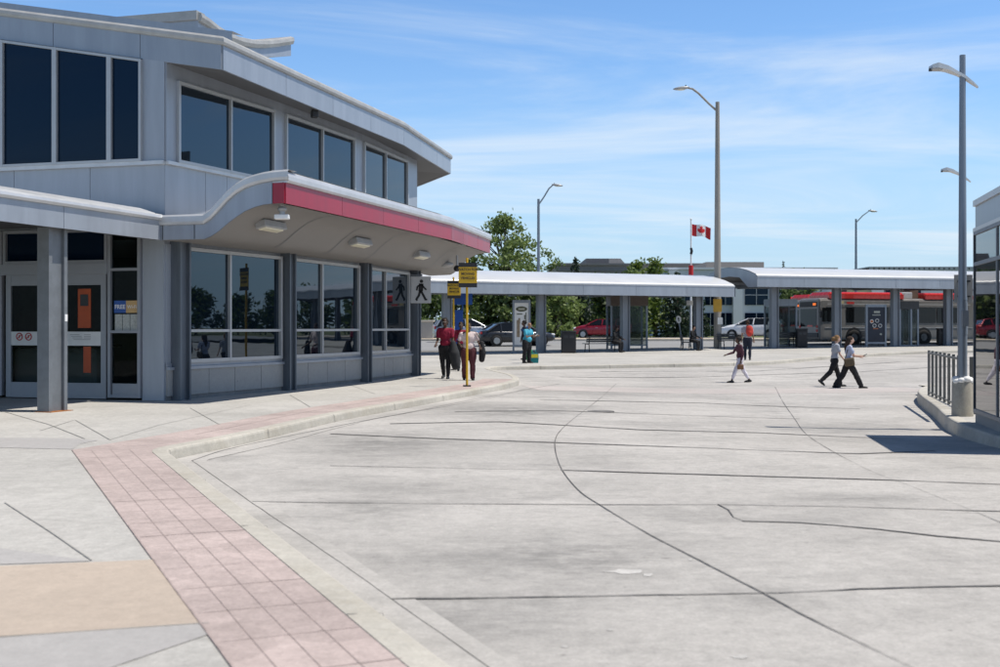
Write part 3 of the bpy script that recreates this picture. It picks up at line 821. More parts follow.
m.loft([[at(rings[0], u, z-.20)+q*.005, at(rings[0], u, z-.19)+q*.05, at(rings[0], u, z-.14)+q*.07, at(rings[0], u, z-.03)+q*.07, at(rings[0], u, z+.01)+q*.03, at(rings[0], u, z+.012)-q*.35] for u, z in TOP+[(1.035, 4.84)]], False, False, 0, False); m.build('canopy_lip', M['cap'], st)
for u in (.02, .28):
    p = at(rings[0], u, 3.70); m = MB(); m.box((p.x, p.y-.004, 3.70), (.014, .01, .39)); m.build('panel_seam', M['gap'], st)
# red fascia
m = MB(); back_m = MB()
c_in = [r[0].lerp(r[1], .91) for r in (rings[0],)][0]
fascia(m, C0, C1, 4.18, 4.18, .41, [0]+[tpar(x, C0, C1) for x in (341.5, 382.8, 417.7)]+[1], d=(-.02, .02))
fascia(m, C1, C2, 4.18, 4.18, .41, [0]+[tpar(x, C1, C2) for x in (463, 477)]+[1], d=(-.02, .02))
m.wallbox(c_in, C0, 4.18, 4.59, -.01, .03)
e_in = rings[-1][0].lerp(rings[-1][1], .91); m.wallbox(C2, e_in, 4.18, 4.59, -.01, .03)
m.build('red_fascia', M['red'], st)
back_m.wallbox(C0, C1, 4.19, 4.6, -.06, -.03); back_m.wallbox(C1, C2, 4.19, 4.6, -.06, -.03); back_m.build('canopy_backing', M['gap'], st)
m = MB(); ln = [C0, C1, C2]
sweep(m, ln, [4.6]*3, [(.02, -.01), (-.05, -.005), (-.08, .04), (-.08, .12), (-.05, .2), (.05, .245), (.3, .25)]); m.build('canopy_cap', M['cap'], st)
nC = Vector(((C1-C0).y, -(C1-C0).x, 0)).normalized()
m = MB(); m.add([Vector((C0.x, C0.y, 4.6+z))+nC*(-d)-Vector((.26, .96, 0))*(-.004) for d, z in [(.05, -.01), (-.05, -.005), (-.08, .04), (-.08, .12), (-.05, .2), (.05, .245), (.3, .25), (.3, -.01)]], [tuple(range(8))]); m.build('canopy_cap_end', M['cap'], st)
# soffit seams
for px in (285, 341.5, 382.8, 417.7, 450, 470):
    A, B = (C0, C1) if px < 451 else (C1, C2)
    P = RP(px, A, B)
    best = min(range(len(rings)), key=lambda i: (rings[i][1]-P).length)
    r0 = rings[best]; sh = P-r0[1]
    vs = []; m = MB()
    for u, z in BOT[1:]:
        p = at(r0, u, z-.004); p.x += sh.x; p.y += sh.y
        vs += [p-Vector((.003, .012, 0)), p+Vector((.003, .012, 0))]
    m.add(vs, [(2*i, 2*i+1, 2*i+3, 2*i+2) for i in range(len(BOT)-2)]); m.build('soffit_seam', M['galvd'], can)
# soffit lights
ang = math.atan2(.9555, .2949)
for px, py, s in ((272, 223, 1), (360, 239.5, 1), (422, 252.5, .9)):
    best = (1e9, None)
    for r_ in range(len(rings)-1):
        for f_ in (0, .2, .4, .6, .8):
            io = (rings[r_][0].lerp(rings[r_+1][0], f_), rings[r_][1].lerp(rings[r_+1][1], f_))
            for (u0, b0), (u1, b1) in zip(BOT[1:], BOT[2:]):
                for g_ in (0, .25, .5, .75):
                    p_ = at(io, u0+(u1-u0)*g_, b0+(b1-b0)*g_)
                    e_ = (500+F*p_.x/p_.y-px)**2+(HY-F*(p_.z-CZ)/p_.y-py)**2
                    if e_ < best[0]: best = (e_, p_)
    X, Y, z = best[1]; z -= .07; m = MB()
    rt_ = Matrix.Rotation(ang, 4, 'Z') @ Matrix.Rotation(R(-14), 4, 'X')
    m.box((X, Y, z), (.95*s, .26, .16), rot=rt_, bev=.02); lamp = m.build('canopy_light', M['lampgrey'], st)
    m = MB(); m.box((X, Y, z-.075), (.80*s, .19, .06), rot=rt_, bev=.02); m.build('lens', M['lens'], lamp)

# things fixed under the canopy and roof
def dome(px, py, Y, label, drop):
    p = Pt(px, py, Y)
    k = thing('security_camera', p, label, 'camera', 0, 'security cameras under the station canopy')
    m = MB(); m.tube([(0, 0, drop), (0, 0, .06)], .035, 8); m.build('mount', M['lampgrey'], k, True)
    m = MB(); m.sphere((0, 0, 0), (.11, .11, .10)); m.build('dome', M['black'] if drop > .3 else M['lampgrey'], k, True)
    return k
k = dome(457, 268.5, 36.5, 'dark dome security camera hanging near the far tip of the red canopy', .42)
k = thing('security_camera', Pt(282, 217, 23.4), 'white box security camera under the near corner of the red canopy', 'camera', 0, 'security cameras under the station canopy')
m = MB(); m.tube([(0, 0, .25), (0, 0, .04)], .06, 8); m.sphere((0, 0, .16), (.10, .10, .06)); m.build('mount', M['lampgrey'], k, True)
m = MB(); m.box((0, 0, 0), (.30, .16, .10), bev=.02); m.build('housing', M['white'], k, True)
k = thing('floodlight', Pt(446, 264.5, 37), 'oval grey floodlight under the far tip of the red canopy', 'lamp')
m = MB(); m.sphere((0, 0, 0), (.24, .16, .10)); m.build('housing', M['lampgrey'], k, True)
m = MB(); m.tube([(.05, 0, .05), (.1, 0, .3)], .03, 6); m.build('bracket', M['lampgrey'], k, True)
for px, py, Y, lb in ((314.5, 114, 28.4, 'small black speaker under the upper roof above the middle upper window'), (412.5, 190, 37.6, 'small black speaker on the far end of the upper wall')):
    k = thing('loudspeaker', Pt(px, py, Y), lb, 'speaker', .4, 'loudspeakers under the upper roof')
    m = MB(); m.box((0, 0, 0), (.17, .15, .20), bev=.03); m.build('cabinet', M['black'], k, True)
    m = MB(); m.tube([(0, .03, .08), (-.03, .06, .24)], .02, 6); m.build('bracket', M['dark'], k, True)

# pedestrian sign on the wall end
Yp = 36.6
p0 = Pt(410.5, 303.2, Yp); p1 = Pt(431, 276.5, Yp); w = p1.x-p0.x; h = p1.z-p0.z
k = thing('pedestrian_sign', ((p0.x+p1.x)/2, Yp, p0.z), 'square white sign with black walking figure on the station wall end', 'sign')
m = MB(); m.box((0, 0, h/2), (w, .05, h), bev=.015); m.build('sign_board', mat('sign_grey', (.50,.51,.52), .5, 0, .06), k, True)
m = MB()
def limb(pts, wd):
    pts = [Vector((a*h, -.032, b*h)) for a, b in pts]
    for a, b in zip(pts, pts[1:]):
        t_ = (b-a).normalized(); nn = Vector((-t_.z, 0, t_.x))*wd*h/2
        m.add([a+nn-t_*.005, b+nn+t_*.005, b-nn+t_*.005, a-nn-t_*.005], [(0, 1, 2, 3)])
m.disc((.03*h, -.032, .82*h), .065*h, 16, 'Y', .004)
limb([(.02, .73), (0, .45)], .17); limb([(0, .47), (.10, .30), (.19, .12)], .085); limb([(-.02, .47), (-.06, .30), (-.17, .13)], .085)
limb([(.19, .13), (.24, .14)], .06); limb([(-.17, .14), (-.13, .10)], .06)
limb([(.04, .70), (.13, .58), (.21, .50)], .065); limb([(.0, .70), (-.12, .62), (-.15, .48)], .065)
m.build('walking_figure', M['black'], k, True)
m = MB(); m.box((-.2, .0, h+.04), (.5, .04, .06)); m.build('bracket', M['galvd'], k, True)
# ================================================================== PLATFORM CANOPIES
def canopy(cols_px, name, label, prof_top, zb, zt, ext0, ext1, end_panel):
    """curved shelter roof over a row of steel columns; cols = plan points with ground height"""
    cols = [Vector(c) for c in cols_px]
    A, B = cols[0].to_2d(), cols[-1].to_2d(); t = (B-A).normalized(); nb_ = Vector((-t.y, t.x))   # nb_ points away from the bay
    root = thing(name, (A.x, A.y, cols[0].z), label, 'canopy')
    for c in cols:
        m = MB(); q = c.to_2d()
        hcol(m, q, t, .34, .46, c.z-.05, zb+.25, .06)
        cm = m.build('column', M['galv'], root)
        m = MB(); m.box((q.x, q.y, c.z+.02), (.56, .46, .05), math.atan2(t.y, t.x)); m.build('base_plate', M['dark'], cm)
    S = A-t*ext0; E = B+t*ext1; L = (E-S).length
    # roof sheet: profile across (v backward), tapering at the two ends
    n = 24; rings = []
    for i in range(n+1):
        s_ = i/n; P = S+(E-S)*s_
        rings.append([Vector((*(P+nb_*v), z)) for v, z in prof_top])
    m = MB(); m.loft(rings, False, False, 0, True); m.build('roof', M['white_roof'], root)
    m = MB()
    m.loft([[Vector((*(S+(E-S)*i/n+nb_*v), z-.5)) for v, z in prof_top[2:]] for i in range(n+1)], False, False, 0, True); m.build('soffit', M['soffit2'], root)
    v0 = prof_top[0][0]; m = MB()
    fa, fb = S+nb_*v0, E+nb_*v0
    k = max(2, int(L/3.0)); fascia(m, fa, fb, zb, zb, zt-zb, [i/k for i in range(k+1)], d=(-.03, .02))
    m.build('fascia', M['panel'], root)
    m = MB(); m.wallbox(fa, fb, zb+.02, zt-.02, -.12, -.04); m.build('fascia_backing', M['gap'], root)
    vb = prof_top[-1][0]; m = MB(); m.wallbox(S+nb_*vb, E+nb_*vb, zb+.1, prof_top[-1][1], -.02, .03); m.build('rear_fascia', M['panel'], root)
    for P, sg in ((S, -1), (E, 1)):
        m = MB(); vs = []
        for v, z in prof_top: vs += [Vector((*(P+nb_*v), min(z-.02, 99))), Vector((*(P+nb_*v), zb if v < 0 else z-.55))]
        m.add([p+Vector((t.x, t.y, 0))*sg*.02 for p in vs], [(2*i, 2*i+1, 2*i+3, 2*i+2) for i in range(len(prof_top)-1)])
        m.build('end_panel', M['panel'], root)
    # cross beams at the columns
    m = MB()
    for c in cols:
        q = c.to_2d(); m.wallbox(q+nb_*(v0+.1), q+nb_*(prof_top[-1][0]-.2), zb+.05, zb+.3, -.08, .08)
    m.build('cross_beam', M['galvd'], root)
    return t, nb_
def cpt(px, Y, py): 
    p = Pt(px, py, Y); return (p.x, p.y, p.z)
c1 = [cpt(447, 59.2, 355.2), cpt(541, 62, 353.6), cpt(625, 64, 352.3), cpt(698, 65.6, 351.8)]
a_, b_ = Vector(c1[0]), Vector(c1[-1])
t1, n1_ = canopy(c1, 'platform_canopy', 'long low white-roofed canopy on grey columns across the middle of the far platform',
   [(-1.35, 3.93), (-1.40, 4.0), (-1.2, 4.13), (-.4, 4.38), (.6, 4.60), (1.8, 4.74), (3.0, 4.70), (4.2, 4.45)], 3.40, 3.93, 9, 1.55, True)
# raised ridge plate on the roof
c2_ = [cpt(774, 67, 350.4), cpt(836.5, 68.4, 349.5), cpt(895, 69.6, 348.4), cpt(948, 70.6, 347.8)]
d2 = (Vector(c2_[-1])-Vector(c2_[0])).normalized()
e_ = Vector(c2_[-1])
for k in (1, 2, 3, 4, 5, 6): c2_.append(tuple(e_+Vector((d2.x, d2.y, .004))*4.0*k))
t2, n2_ = canopy(c2_, 'platform_canopy', 'higher white-roofed canopy on grey columns in front of the red and silver buses',
   [(-1.35, 4.52), (-1.40, 4.60), (-1.2, 4.73), (-.4, 4.96), (.6, 5.14), (1.8, 5.24), (3.0, 5.20), (4.4, 4.95)], 3.98, 4.52, 1.9, 2.0, True)

# ================================================================== RIGHT-HAND GLASS KIOSK
K1 = Vector((8.06, 19.5)); kd = Vector((-.213, -.977)).normalized(); K2 = K1+kd*3.7; kn = Vector((-kd.y, kd.x))   # kn -> to the right
K3 = K2+kn*6; K4 = K1+kn*6
if kn.x < 0: kn = -kn; K3 = K2+kn*6; K4 = K1+kn*6
kr_ = thing('glass_shelter', (K1.x, K1.y, .085), 'glass-walled waiting pavilion with grey metal fascia at the right edge', 'shelter')
m = MB(); m.prism([K1, K2, K3, K4], .0, .25); m.build('plinth', M['knee'], kr_)
def inset(p, s): c = (K1+K3)/2; return c+(p-c)*s
m = MB(); m.prism([K1, K2, K3, K4], 3.37, 3.74); m.build('fascia', M['panel'], kr_)
m = MB(); m.prism([inset(p, 1.012) for p in (K1, K2, K3, K4)], 3.74, 3.84); m.build('roof_cap', M['cap'], kr_)
m = MB(); m.prism([inset(p, 1.012) for p in (K1, K2, K3, K4)], 3.31, 3.37); m.build('fascia_trim', M['cap'], kr_)
for A, B in ((K1, K2), (K2, K3), (K4, K1)):
    m = MB(); L_ = (B-A).length; k = max(2, round(L_/1.75)); tt = (B-A)/L_
    out = 1 if (Vector((tt.y, -tt.x)).dot((A+B)/2-(K1+K3)/2) > 0) else -1
    for i in range(k+1):
        p = A+tt*(L_*i/k); m.box((p.x, p.y, 1.78), (.06, .06, 3.06), math.atan2(tt.y, tt.x))
    for z in (.29, 2.76, 3.28): m.wallbox(A, B, z-.03, z+.03, -.035, .035)
    fr = m.build('window_frame', M['galv'], kr_)
    m = MB(); m.wallbox(A, B, .25, 3.31, -.012, .012); m.build('pane', M['glassr'], fr)
m = MB(); m.prism([inset(p, .9) for p in (K1, K2, K3, K4)], .245, .262); m.build('floor', M['found'], kr_)

# railing on the island
ra, rb = Vector((10.22, 27.4)), Vector((9.05, 22.7)); rl = thing('railing', (*ra, .085), 'low steel railing of flat upright bars on the island kerb', 'railing')
rt = (rb-ra).normalized(); an = math.atan2(rt.y, rt.x); n = 7
for i in range(n+1):
    p = ra.lerp(rb, i/n); m = MB(); m.box((p.x, p.y, .085+.53), (.05, .055, 1.06), an); m.build('post', M['rail'], rl)
m = MB(); m.wallbox(ra, rb, 1.06, 1.10, -.03, .03); m.build('top_rail', M['rail'], rl)
m = MB(); m.wallbox(ra, rb, .14, .17, -.015, .015); m.build('lower_rail', M['rail'], rl)
p = Pt(973, 413, 21.4)
rl = thing('guard_post', (p.x, p.y, .085), 'single flat steel guard post beside the concrete pole base', 'post')
m = MB(); m.box((0, 0, .53), (.12, .05, 1.06), -.2); m.build('plate', M['rail'], rl, True); m = MB(); m.box((0, 0, .012), (.24, .16, .024), -.2); m.build('base_plate', M['galvd'], rl, True)

# lamp post on the island
def lamp_post(label, group):
    r = thing('lamp_post', (0, 0, 0), label, 'lamp post', 0, group)
    m = MB(); m.tube([(0, 0, 0), (0, 0, 2.2)], [.088, .084], 14); m.tube([(0, 0, 2.2), (0, 0, 2.3), (0, 0, 6.85)], [.088, .077, .055], 14); m.build('pole', M['pole'], r, True)
    m = MB(); m.tube([(0, 0, 1.55), (0, 0, 2.15)], .094, 14); m.box((.0, -.12, 1.85), (.12, .06, .3)); m.build('access_cover', M['pole'], r, True)
    pts = [(-.60, 0, 6.62), (-.50, 0, 6.635), (-.3, 0, 6.59), (-.1, 0, 6.50), (.05, 0, 6.42), (.2, 0, 6.31), (.29, 0, 6.24)]
    m = MB()
    rg = []
    for (x, y, z), w, h in zip(pts, (.11, .13, .11, .07, .06, .05, .03), (.035, .05, .04, .03, .03, .02, .015)):
        rg.append([Vector((x, w, z-h)), Vector((x, w, z+h)), Vector((x, -w, z+h)), Vector((x, -w, z-h))])
    m.loft(rg); arm = m.build('arm', M['cap'], r, True)
    m = MB(); m.box((-.50, 0, 6.585), (.22, .2, .05), bev=.015); m.build('lamp_head', M['lampgrey'], arm, True)
    m = MB(); m.box((-.61, 0, 6.57), (.05, .05, .05)); m.build('photocell', M['dark'], arm, True)
    return r
lp = lamp_post('tall grey lamp post with curved white arm rising from the concrete base', 'curved-arm lamp posts')
pb = G(962.5, 416.5, .085); pb.x *= (pb.y+.18)/pb.y; pb.y += .18; lp.location = (pb.x, pb.y, .085)
lq = dup(lp); lp.scale = (.96, .96, .958); q = Pt(961.3, 358, 36); lq.location = (q.x, 36, .0); lq['label'] = 'farther lamp post nearly hidden directly behind the near lamp post, its arm lower'
k = thing('concrete_bollard', (pb.x, pb.y, .085), 'round weathered concrete base around the foot of the lamp post', 'bollard')
m = MB(); m.tube([(0, 0, -.05), (0, 0, .60), (0, 0, .64)], [.19, .185, .165], 24); m.build('plinth', M['bollard'], k, True)
m = MB(); m.tube([(0, 0, .60), (0, 0, .66)], [.14, .13], 16); m.build('collar', M['galv'], k, True)
k = thing('plastic_bag', (pb.x, pb.y, .72), 'crumpled white plastic bag lying on top of the concrete pole base', 'bag')
m = MB(); random.seed(5)
for i in range(9):
    a = i*.7; m.sphere((.12*math.cos(a), .10*math.sin(a)-.03, .01+.02*math.sin(3*a)), (.07+.02*random.random(), .07, .05+.02*random.random()), 8, 6)
m.build('bag', M['white'], k, True)
p = Pt(963.3, 303, 21.1); k = thing('sign_plate', (p.x, p.y, p.z), 'grey back of a square sign fixed on the near lamp post', 'sign')
m = MB(); m.box((0, 0, .26), (.34, .012, .52), bev=.004); m.build('plate', M['knee'], k, True); m = MB(); m.box((0, -.03, .4), (.22, .05, .03)); m.box((0, -.03, .12), (.22, .05, .03)); m.build('clamp', M['dark'], k, True)

# ================================================================== SIGNS AND POLES
def stop_sign(px, py_foot, lab):
    f = G(px, py_foot, .15); r = thing('stop_sign', (f.x, f.y, .15), lab, 'sign', R(4), 'yellow stop signs on yellow poles')
    m = MB(); m.tube([(0, 0, 0), (0, 0, 3.35)], .032, 10); m.build('pole', M['yellow'], r, True)
    m = MB(); m.box((0, 0, .02), (.2, .2, .03)); m.build('base_plate', M['dark'], r, True)
    w, z0, z1 = .48, 2.58, 3.22
    m = MB(); m.box((0.02, -.05, (z0+z1)/2), (w, .025, z1-z0), bev=.008); b = m.build('sign_board', M['yellow'], r, True)
    for zz_ in (z1-.055, z0+.055): m = MB(); m.box((.02, -.066, zz_), (w, .012, .11)); m.build('dark_band', M['black'], b, True)
    m = MB()
    for k_, (s, z) in enumerate((('WATCH FOR', 3.04), ('MOVING', 2.93), ('VEHICLES', 2.82))):
        m._merge(text_mb(s, .088, (.02, -.066, z), (1, 0, 0), (0, 0, 1), bold=.002), None, None)
    m.build('lettering', M['black'], b, True)
    return r
stop_sign(467, 386.5, 'nearer yellow sign with black lettering on a yellow pole at the kerb')
stop_sign(453.5, 370, 'farther yellow sign on a yellow pole, behind the red-shirted person')
m = MB()

def simple_pole_sign(name, px, Y, z0, ztop, w, h, colr, label, tilt=0, round_=False, post='pole'):
    x = XA(px, Y); r = thing(name, (x, Y, z0), label, 'sign')
    r.rotation_euler = (0, tilt, 0)
    m = MB(); m.tube([(0, 0, 0), (0, 0, ztop-h*.3)], .035, 8); m.build('post', M[post], r, True)
    m = MB()
    if round_:
        pts = []
        n = 24
        rings = []
        for yy in (-.05, -.03):
            rings.append([Vector((w/2*math.cos(2*math.pi*k/n), yy, ztop-h/2+h/2*math.sin(2*math.pi*k/n))) for k in range(n)])
        m.loft(rings)
    else: m.box((0, -.045, ztop-h/2), (w, .02, h), bev=.006)
    b = m.build('sign_board', M[colr], r, True)
    return r, b
r, b = simple_pole_sign('stop_marker', 683.5, 66.8, .3, 2.08, .30, .44, 'white', 'white oval stop marker leaning on its thin post left of the concrete light pole', R(-9), True)
m = MB(); m.box((0, -.056, 1.84), (.05, .01, .2)); m.disc((0, -.056, 1.92), .05, 14, 'Y', .01); m.build('symbol', M['black'], b, True)
r, b = simple_pole_sign('street_sign', 690, 68.5, .35, 2.92, .44, .28, 'offw', 'small white rectangular sign on a grey post under the middle canopy')
r, b = simple_pole_sign('information_pylon', 462.5, 61, .1, 3.4, 1.05, .62, 'blue', 'blue platform sign on a blue post behind the yellow signs', 0, False, 'blue')
m = MB(); m.box((-.2, -.05, 1.4), (.4, .05, 2.2)); m.build('side_panel', M['blue'], r, True)

def street_light(name, px, Y, ytop, zb, r0, r1, arm, mk, label):
    """tapered pole with one arm; arm = [(dx, z)] from the pole to the lamp"""
    x = XA(px, Y); zt = CZ+(HY-ytop)*Y/F
    r = thing(name, (x, Y, zb), label, 'street light', 0, None)
    h = zt-zb
    m = MB(); m.tube([(0, 0, 0), (0, 0, h)], [r0, r1], 14); m.build('pole', M[mk], r, True)
    pts = [Vector((dx, 0, h+dz)) for dx, dz in arm]; m = MB(); m.tube(pts, [r1*.55]*(len(pts)-1)+[r1*.4], 8); am = m.build('arm', M[mk], r, True)
    e = pts[-1]; sg = 1 if arm[-1][0] > 0 else -1
    m = MB(); m.sphere((e.x+sg*.35, 0, e.z-.02), (.50, .17, .10), 12, 8, rot=Matrix.Rotation(sg*.12, 3, 'Y')); hd = m.build('lamp_head', M['lampgrey'], am, True)
    m = MB(); m.sphere((e.x+sg*.40, 0, e.z-.10), (.26, .12, .05), 10, 6); m.build('lens', M['lens'], hd, True)
    m = MB(); m.tube([(e.x+sg*.1, 0, e.z+.05), (e.x+sg*.1, 0, e.z+.17)], .035, 8); m.build('photocell', M['dark'], hd, True)
    return r
street_light('street_light', 717.5, 67, 102, .33, .23, .115, [(0, -.55), (-.5, -.1), (-1.1, .5), (-1.45, .76), (-1.75, .82)], 'conc_pole', 'tall concrete light pole with arm to the left rising behind the middle canopy')
k = thing('pole_notice', (XA(717.5, 67), 66.74, 2.6), 'small yellow notice strapped on the concrete light pole under the canopy', 'sign')
m = MB(); m.box((-.05, 0, .35), (.5, .02, .75)); m.build('plate', mat('amber_plate', (.45, .27, .03), .5), k, True); m = MB(); m.box((.1, -.015, -.55), (.3, .02, .4)); m.build('small_plate', M['offw'], k, True)
street_light('street_light', 538.5, 98, 199, .7, .16, .11, [(0, -.5), (.45, .15), (.9, .9), (1.25, 1.2)], 'pole', 'dark street light with arm to the right, in front of the big leafy tree')
street_light('street_light', 856, 120, 219, .7, .17, .10, [(0, -.4), (.7, .35), (1.4, .85)], 'pole', 'distant dark street light with arm to the right, above the bus canopy')

# flag
Yf = 100; xf = XA(691, Yf); zt = CZ+(HY-220)*Yf/F
r = thing('flagpole', (xf, Yf, .7), 'white flagpole with a red band beyond the middle canopy', 'flagpole')
m = MB(); m.tube([(0, 0, 0), (0, 0, zt-.7)], [.09, .06], 10); m.sphere((0, 0, zt-.64), .09); m.build('pole', M['white'], r, True)
zb_ = CZ+(HY-277)*Yf/F-.7; m = MB(); m.tube([(0, 0, zb_), (0, 0, zb_+1.0)], .20, 12); m.build('red_band', mat('flag_red', (.55, .015, .02), .6, 0, .05), r, True)
m = MB(); m.tube([(0, 0, zb_+2.0), (.05, -.1, zb_+2.25), (0, 0, zb_+2.5)], .12, 8); m.build('halyard_box', M['dark'], r, True)
leaf = [(0,.50),(.09,.33),(.20,.39),(.15,.12),(.27,.25),(.30,.17),(.46,.20),(.40,.05),(.46,-.0),(.22,-.19),(.25,-.28),(.02,-.24),(.02,-.48)]
leaf = leaf+[(-x, y) for x, y in leaf[::-1] if x > 0.0]
def inpoly(x, y, P):
    c = False; j = len(P)-1
    for i in range(len(P)):
        if (P[i][1] > y) != (P[j][1] > y) and x < (P[j][0]-P[i][0])*(y-P[i][1])/(P[j][1]-P[i][1])+P[i][0]: c = not c
        j = i
    return c
m = MB(); nx, ny = 64, 32; fw_, fh_ = 1.62, 1.02
pts = []
for j in range(ny+1):
    for i in range(nx+1):
        u, v = i/nx, j/ny
        pts.append((xf+.08+u*fw_, Yf+.12*math.sin(u*9+v*1.5)*u, zt-.35-fh_*(1-v)-.32*u*u-.05*math.sin(u*8)))
fs = []; mi = []
for j in range(ny):
    for i in range(nx):
        u, v = (i+.5)/nx, (j+.5)/ny
        red = u < .25 or u > .75 or inpoly((u-.5)*2*1.05, (v-.5)*1.15, leaf)
        fs.append((j*(nx+1)+i, j*(nx+1)+i+1, (j+1)*(nx+1)+i+1, (j+1)*(nx+1)+i)); mi.append(0 if red else 1)
m.add(pts, fs, 0, True); m.mi = mi
fl = m.build('flag', [MATS['flag_red'], M['white']]); tag(fl, 'red and white maple leaf flag flying from the white flagpole', 'flag')

# ================================================================== PLATFORM FURNITURE
ang1 = math.atan2(t1.y, t1.x); ang2 = math.atan2(t2.y, t2.x)
def gz(Y, x=0): return hwalk(x, Y)
def bench(px, Y, ang, label, w=1.5, zoff=0):
    r = thing('bench', (XA(px, Y), Y, gz(Y)+zoff), label, 'bench', ang, 'benches under the platform canopies')
    for s in (-1, 1):
        m = MB(); m.tube([(s*w*.42, -.25, 0), (s*w*.42, -.20, .44), (s*w*.42, .2, .44), (s*w*.42, .30, .88)], .028, 6); m.tube([(s*w*.42, .26, 0), (s*w*.42, .2, .44)], .028, 6)
        m.build('leg', M['dark'], r, True)
    m = MB()
    for k in range(4): m.box((0, -.2+k*.125, .46), (w, .10, .03))
    m.build('seat', M['dark'], r, True)
    m = MB()
    for k in range(3): m.box((0, .22+k*.03, .58+k*.12), (w, .025, .09))
    m.build('backrest', M['dark'], r, True)
    return r
bench(602, 62.8, ang1+math.pi, 'dark bench with a dark-clothed person at its right end, in front of the red car', 2.2)
bench(686, 64.8, ang1+.9, 'dark bench beside the column under the right end of the middle canopy', 1.6)
bench(729, 66.6, ang2+.3, 'dark bench just right of the concrete light pole', 1.5)
bench(781, 68.6, ang2+math.pi, 'dark curved bench inside the glass shelter left of the buses', 1.7)
bench(872, 71.0, ang2, 'dark bench behind the dark advertising panel', 1.5)
def bin_(px, Y, label, w=.8, h=1.0):
    r = thing('litter_bin', (XA(px, Y), Y, gz(Y)), label, 'bin', 0, 'black litter bins on the far platform')
    m = MB(); m.box((0, 0, h/2), (w, w*.8, h), bev=.05); m.build('body', M['black'], r, True)
    m = MB(); m.box((0, 0, h+.03), (w*1.06, w*.86, .08), bev=.03); m.build('lid', M['dark'], r, True)
    m = MB(); m.box((-w*.2, -w*.41, h*.78), (w*.28, .02, .14)); m.box((w*.2, -w*.41, h*.78), (w*.28, .02, .14)); m.build('opening', M['dark'], r, True)
bin_(568.5, 61.5, 'wide black litter bin between the grey column and the red car', .78, 1.12)
bin_(801.5, 68.2, 'black litter bin at the right end of the glass shelter by the bus', .62, 1.05)
bin_(942, 71, 'black litter bin in front of the bus near the lamp post', .56, .98)

def ad_panel(px0, px1, py0, py1, Y, ang, face, label):
    x0, x1 = XA(px0, Y), XA(px1, Y); zt = CZ+(HY-py0)*Y/F; zb = CZ+(HY-py1)*Y/F; w = x1-x0
    r = thing('advert_panel', ((x0+x1)/2, Y, zb), label, 'advert panel', 0)
    h = zt-zb; m = MB()
    for s in (-1, 1): m.box((s*(w/2-.05), 0, h/2), (.10, .22, h))
    m.box((0, 0, h-.08), (w-.2, .2, .16)); m.box((0, 0, .42), (w-.2, .2, .12))
    for s in (-1, 1): m.box((s*(w/2-.05), 0, .05), (.22, .34, .1))
    m.build('frame', M['pole'], r, True)
    m = MB(); m.box((0, 0, (h-.16+.48)/2), (w-.2, .12, h-.64)); p = m.build('poster', M[face], r, True)
    return r, p, w, h
r, p, w, h = ad_panel(512.5, 530.5, 300, 354, 61.0, 0, 'offw', 'white advertising panel with an oval emblem beside the blue-shirted man')
m = MB(); n = 24
m.loft([[Vector((.30*math.cos(2*math.pi*k/n)*1.0, y_, h-.48+.14*math.sin(2*math.pi*k/n))) for k in range(n)] for y_ in (-.075, -.06)]); e = m.build('emblem', mat('emblem_dark', (.07, .075, .04), .6), p, True)
m = MB(); m.box((0, -.08, h-.48), (.34, .012, .09)); m.build('emblem_band', mat('emblem_pale', (.42, .42, .34), .6), e, True)
m = MB(); m.box((-.17, -.066, 1.35), (.16, .012, .9)); m.box((-.12, -.066, 1.75), (.1, .014, .3)); m.build('bottle_picture', mat('poster_brown', (.28, .22, .15), .6, 0, .4, 6), p, True)
m = MB(); m.box((.17, -.066, 1.95), (.05, .012, .25)); m.box((.24, -.066, 2.0), (.04, .012, .4)); m.box((-.1, -.066, h-.75), (.3, .012, .05)); m.build('print', MATS['emblem_dark'], p, True)
r, p, w, h = ad_panel(865.5, 886, 304.5, 350, 69.0, 0, 'poster_blue', 'dark blue advertising panel with ringed pictures in front of the bus')
m = MB()
for k_, (x, z) in enumerate(((-.26, 1.72), (.06, 1.76), (-.10, 1.46), (.24, 1.46))):
    pts = [(x+.10*math.cos(2*math.pi*q/16), -.07, z+.10*math.sin(2*math.pi*q/16)) for q in range(17)]; m.tube(pts, .02, 5)
m.build('ring_picture', M['offw'], p, True)
m = MB(); m.disc((-.26, -.07, 1.72), .09, 14, 'Y', .012); m.box((-.03, -.068, 1.28), (.3, .01, .05)); m.build('orange_picture', mat('poster_orange', (.40, .12, .04), .5), p, True)
m = MB(); m.box((0.05, -.068, 2.28), (.36, .01, .12)); m.box((.02, -.068, 2.1), (.5, .01, .05)); m.box((.28, -.068, .95), (.12, .01, .1)); m.build('print', mat('poster_print', (.35, .37, .33), .5), p, True)

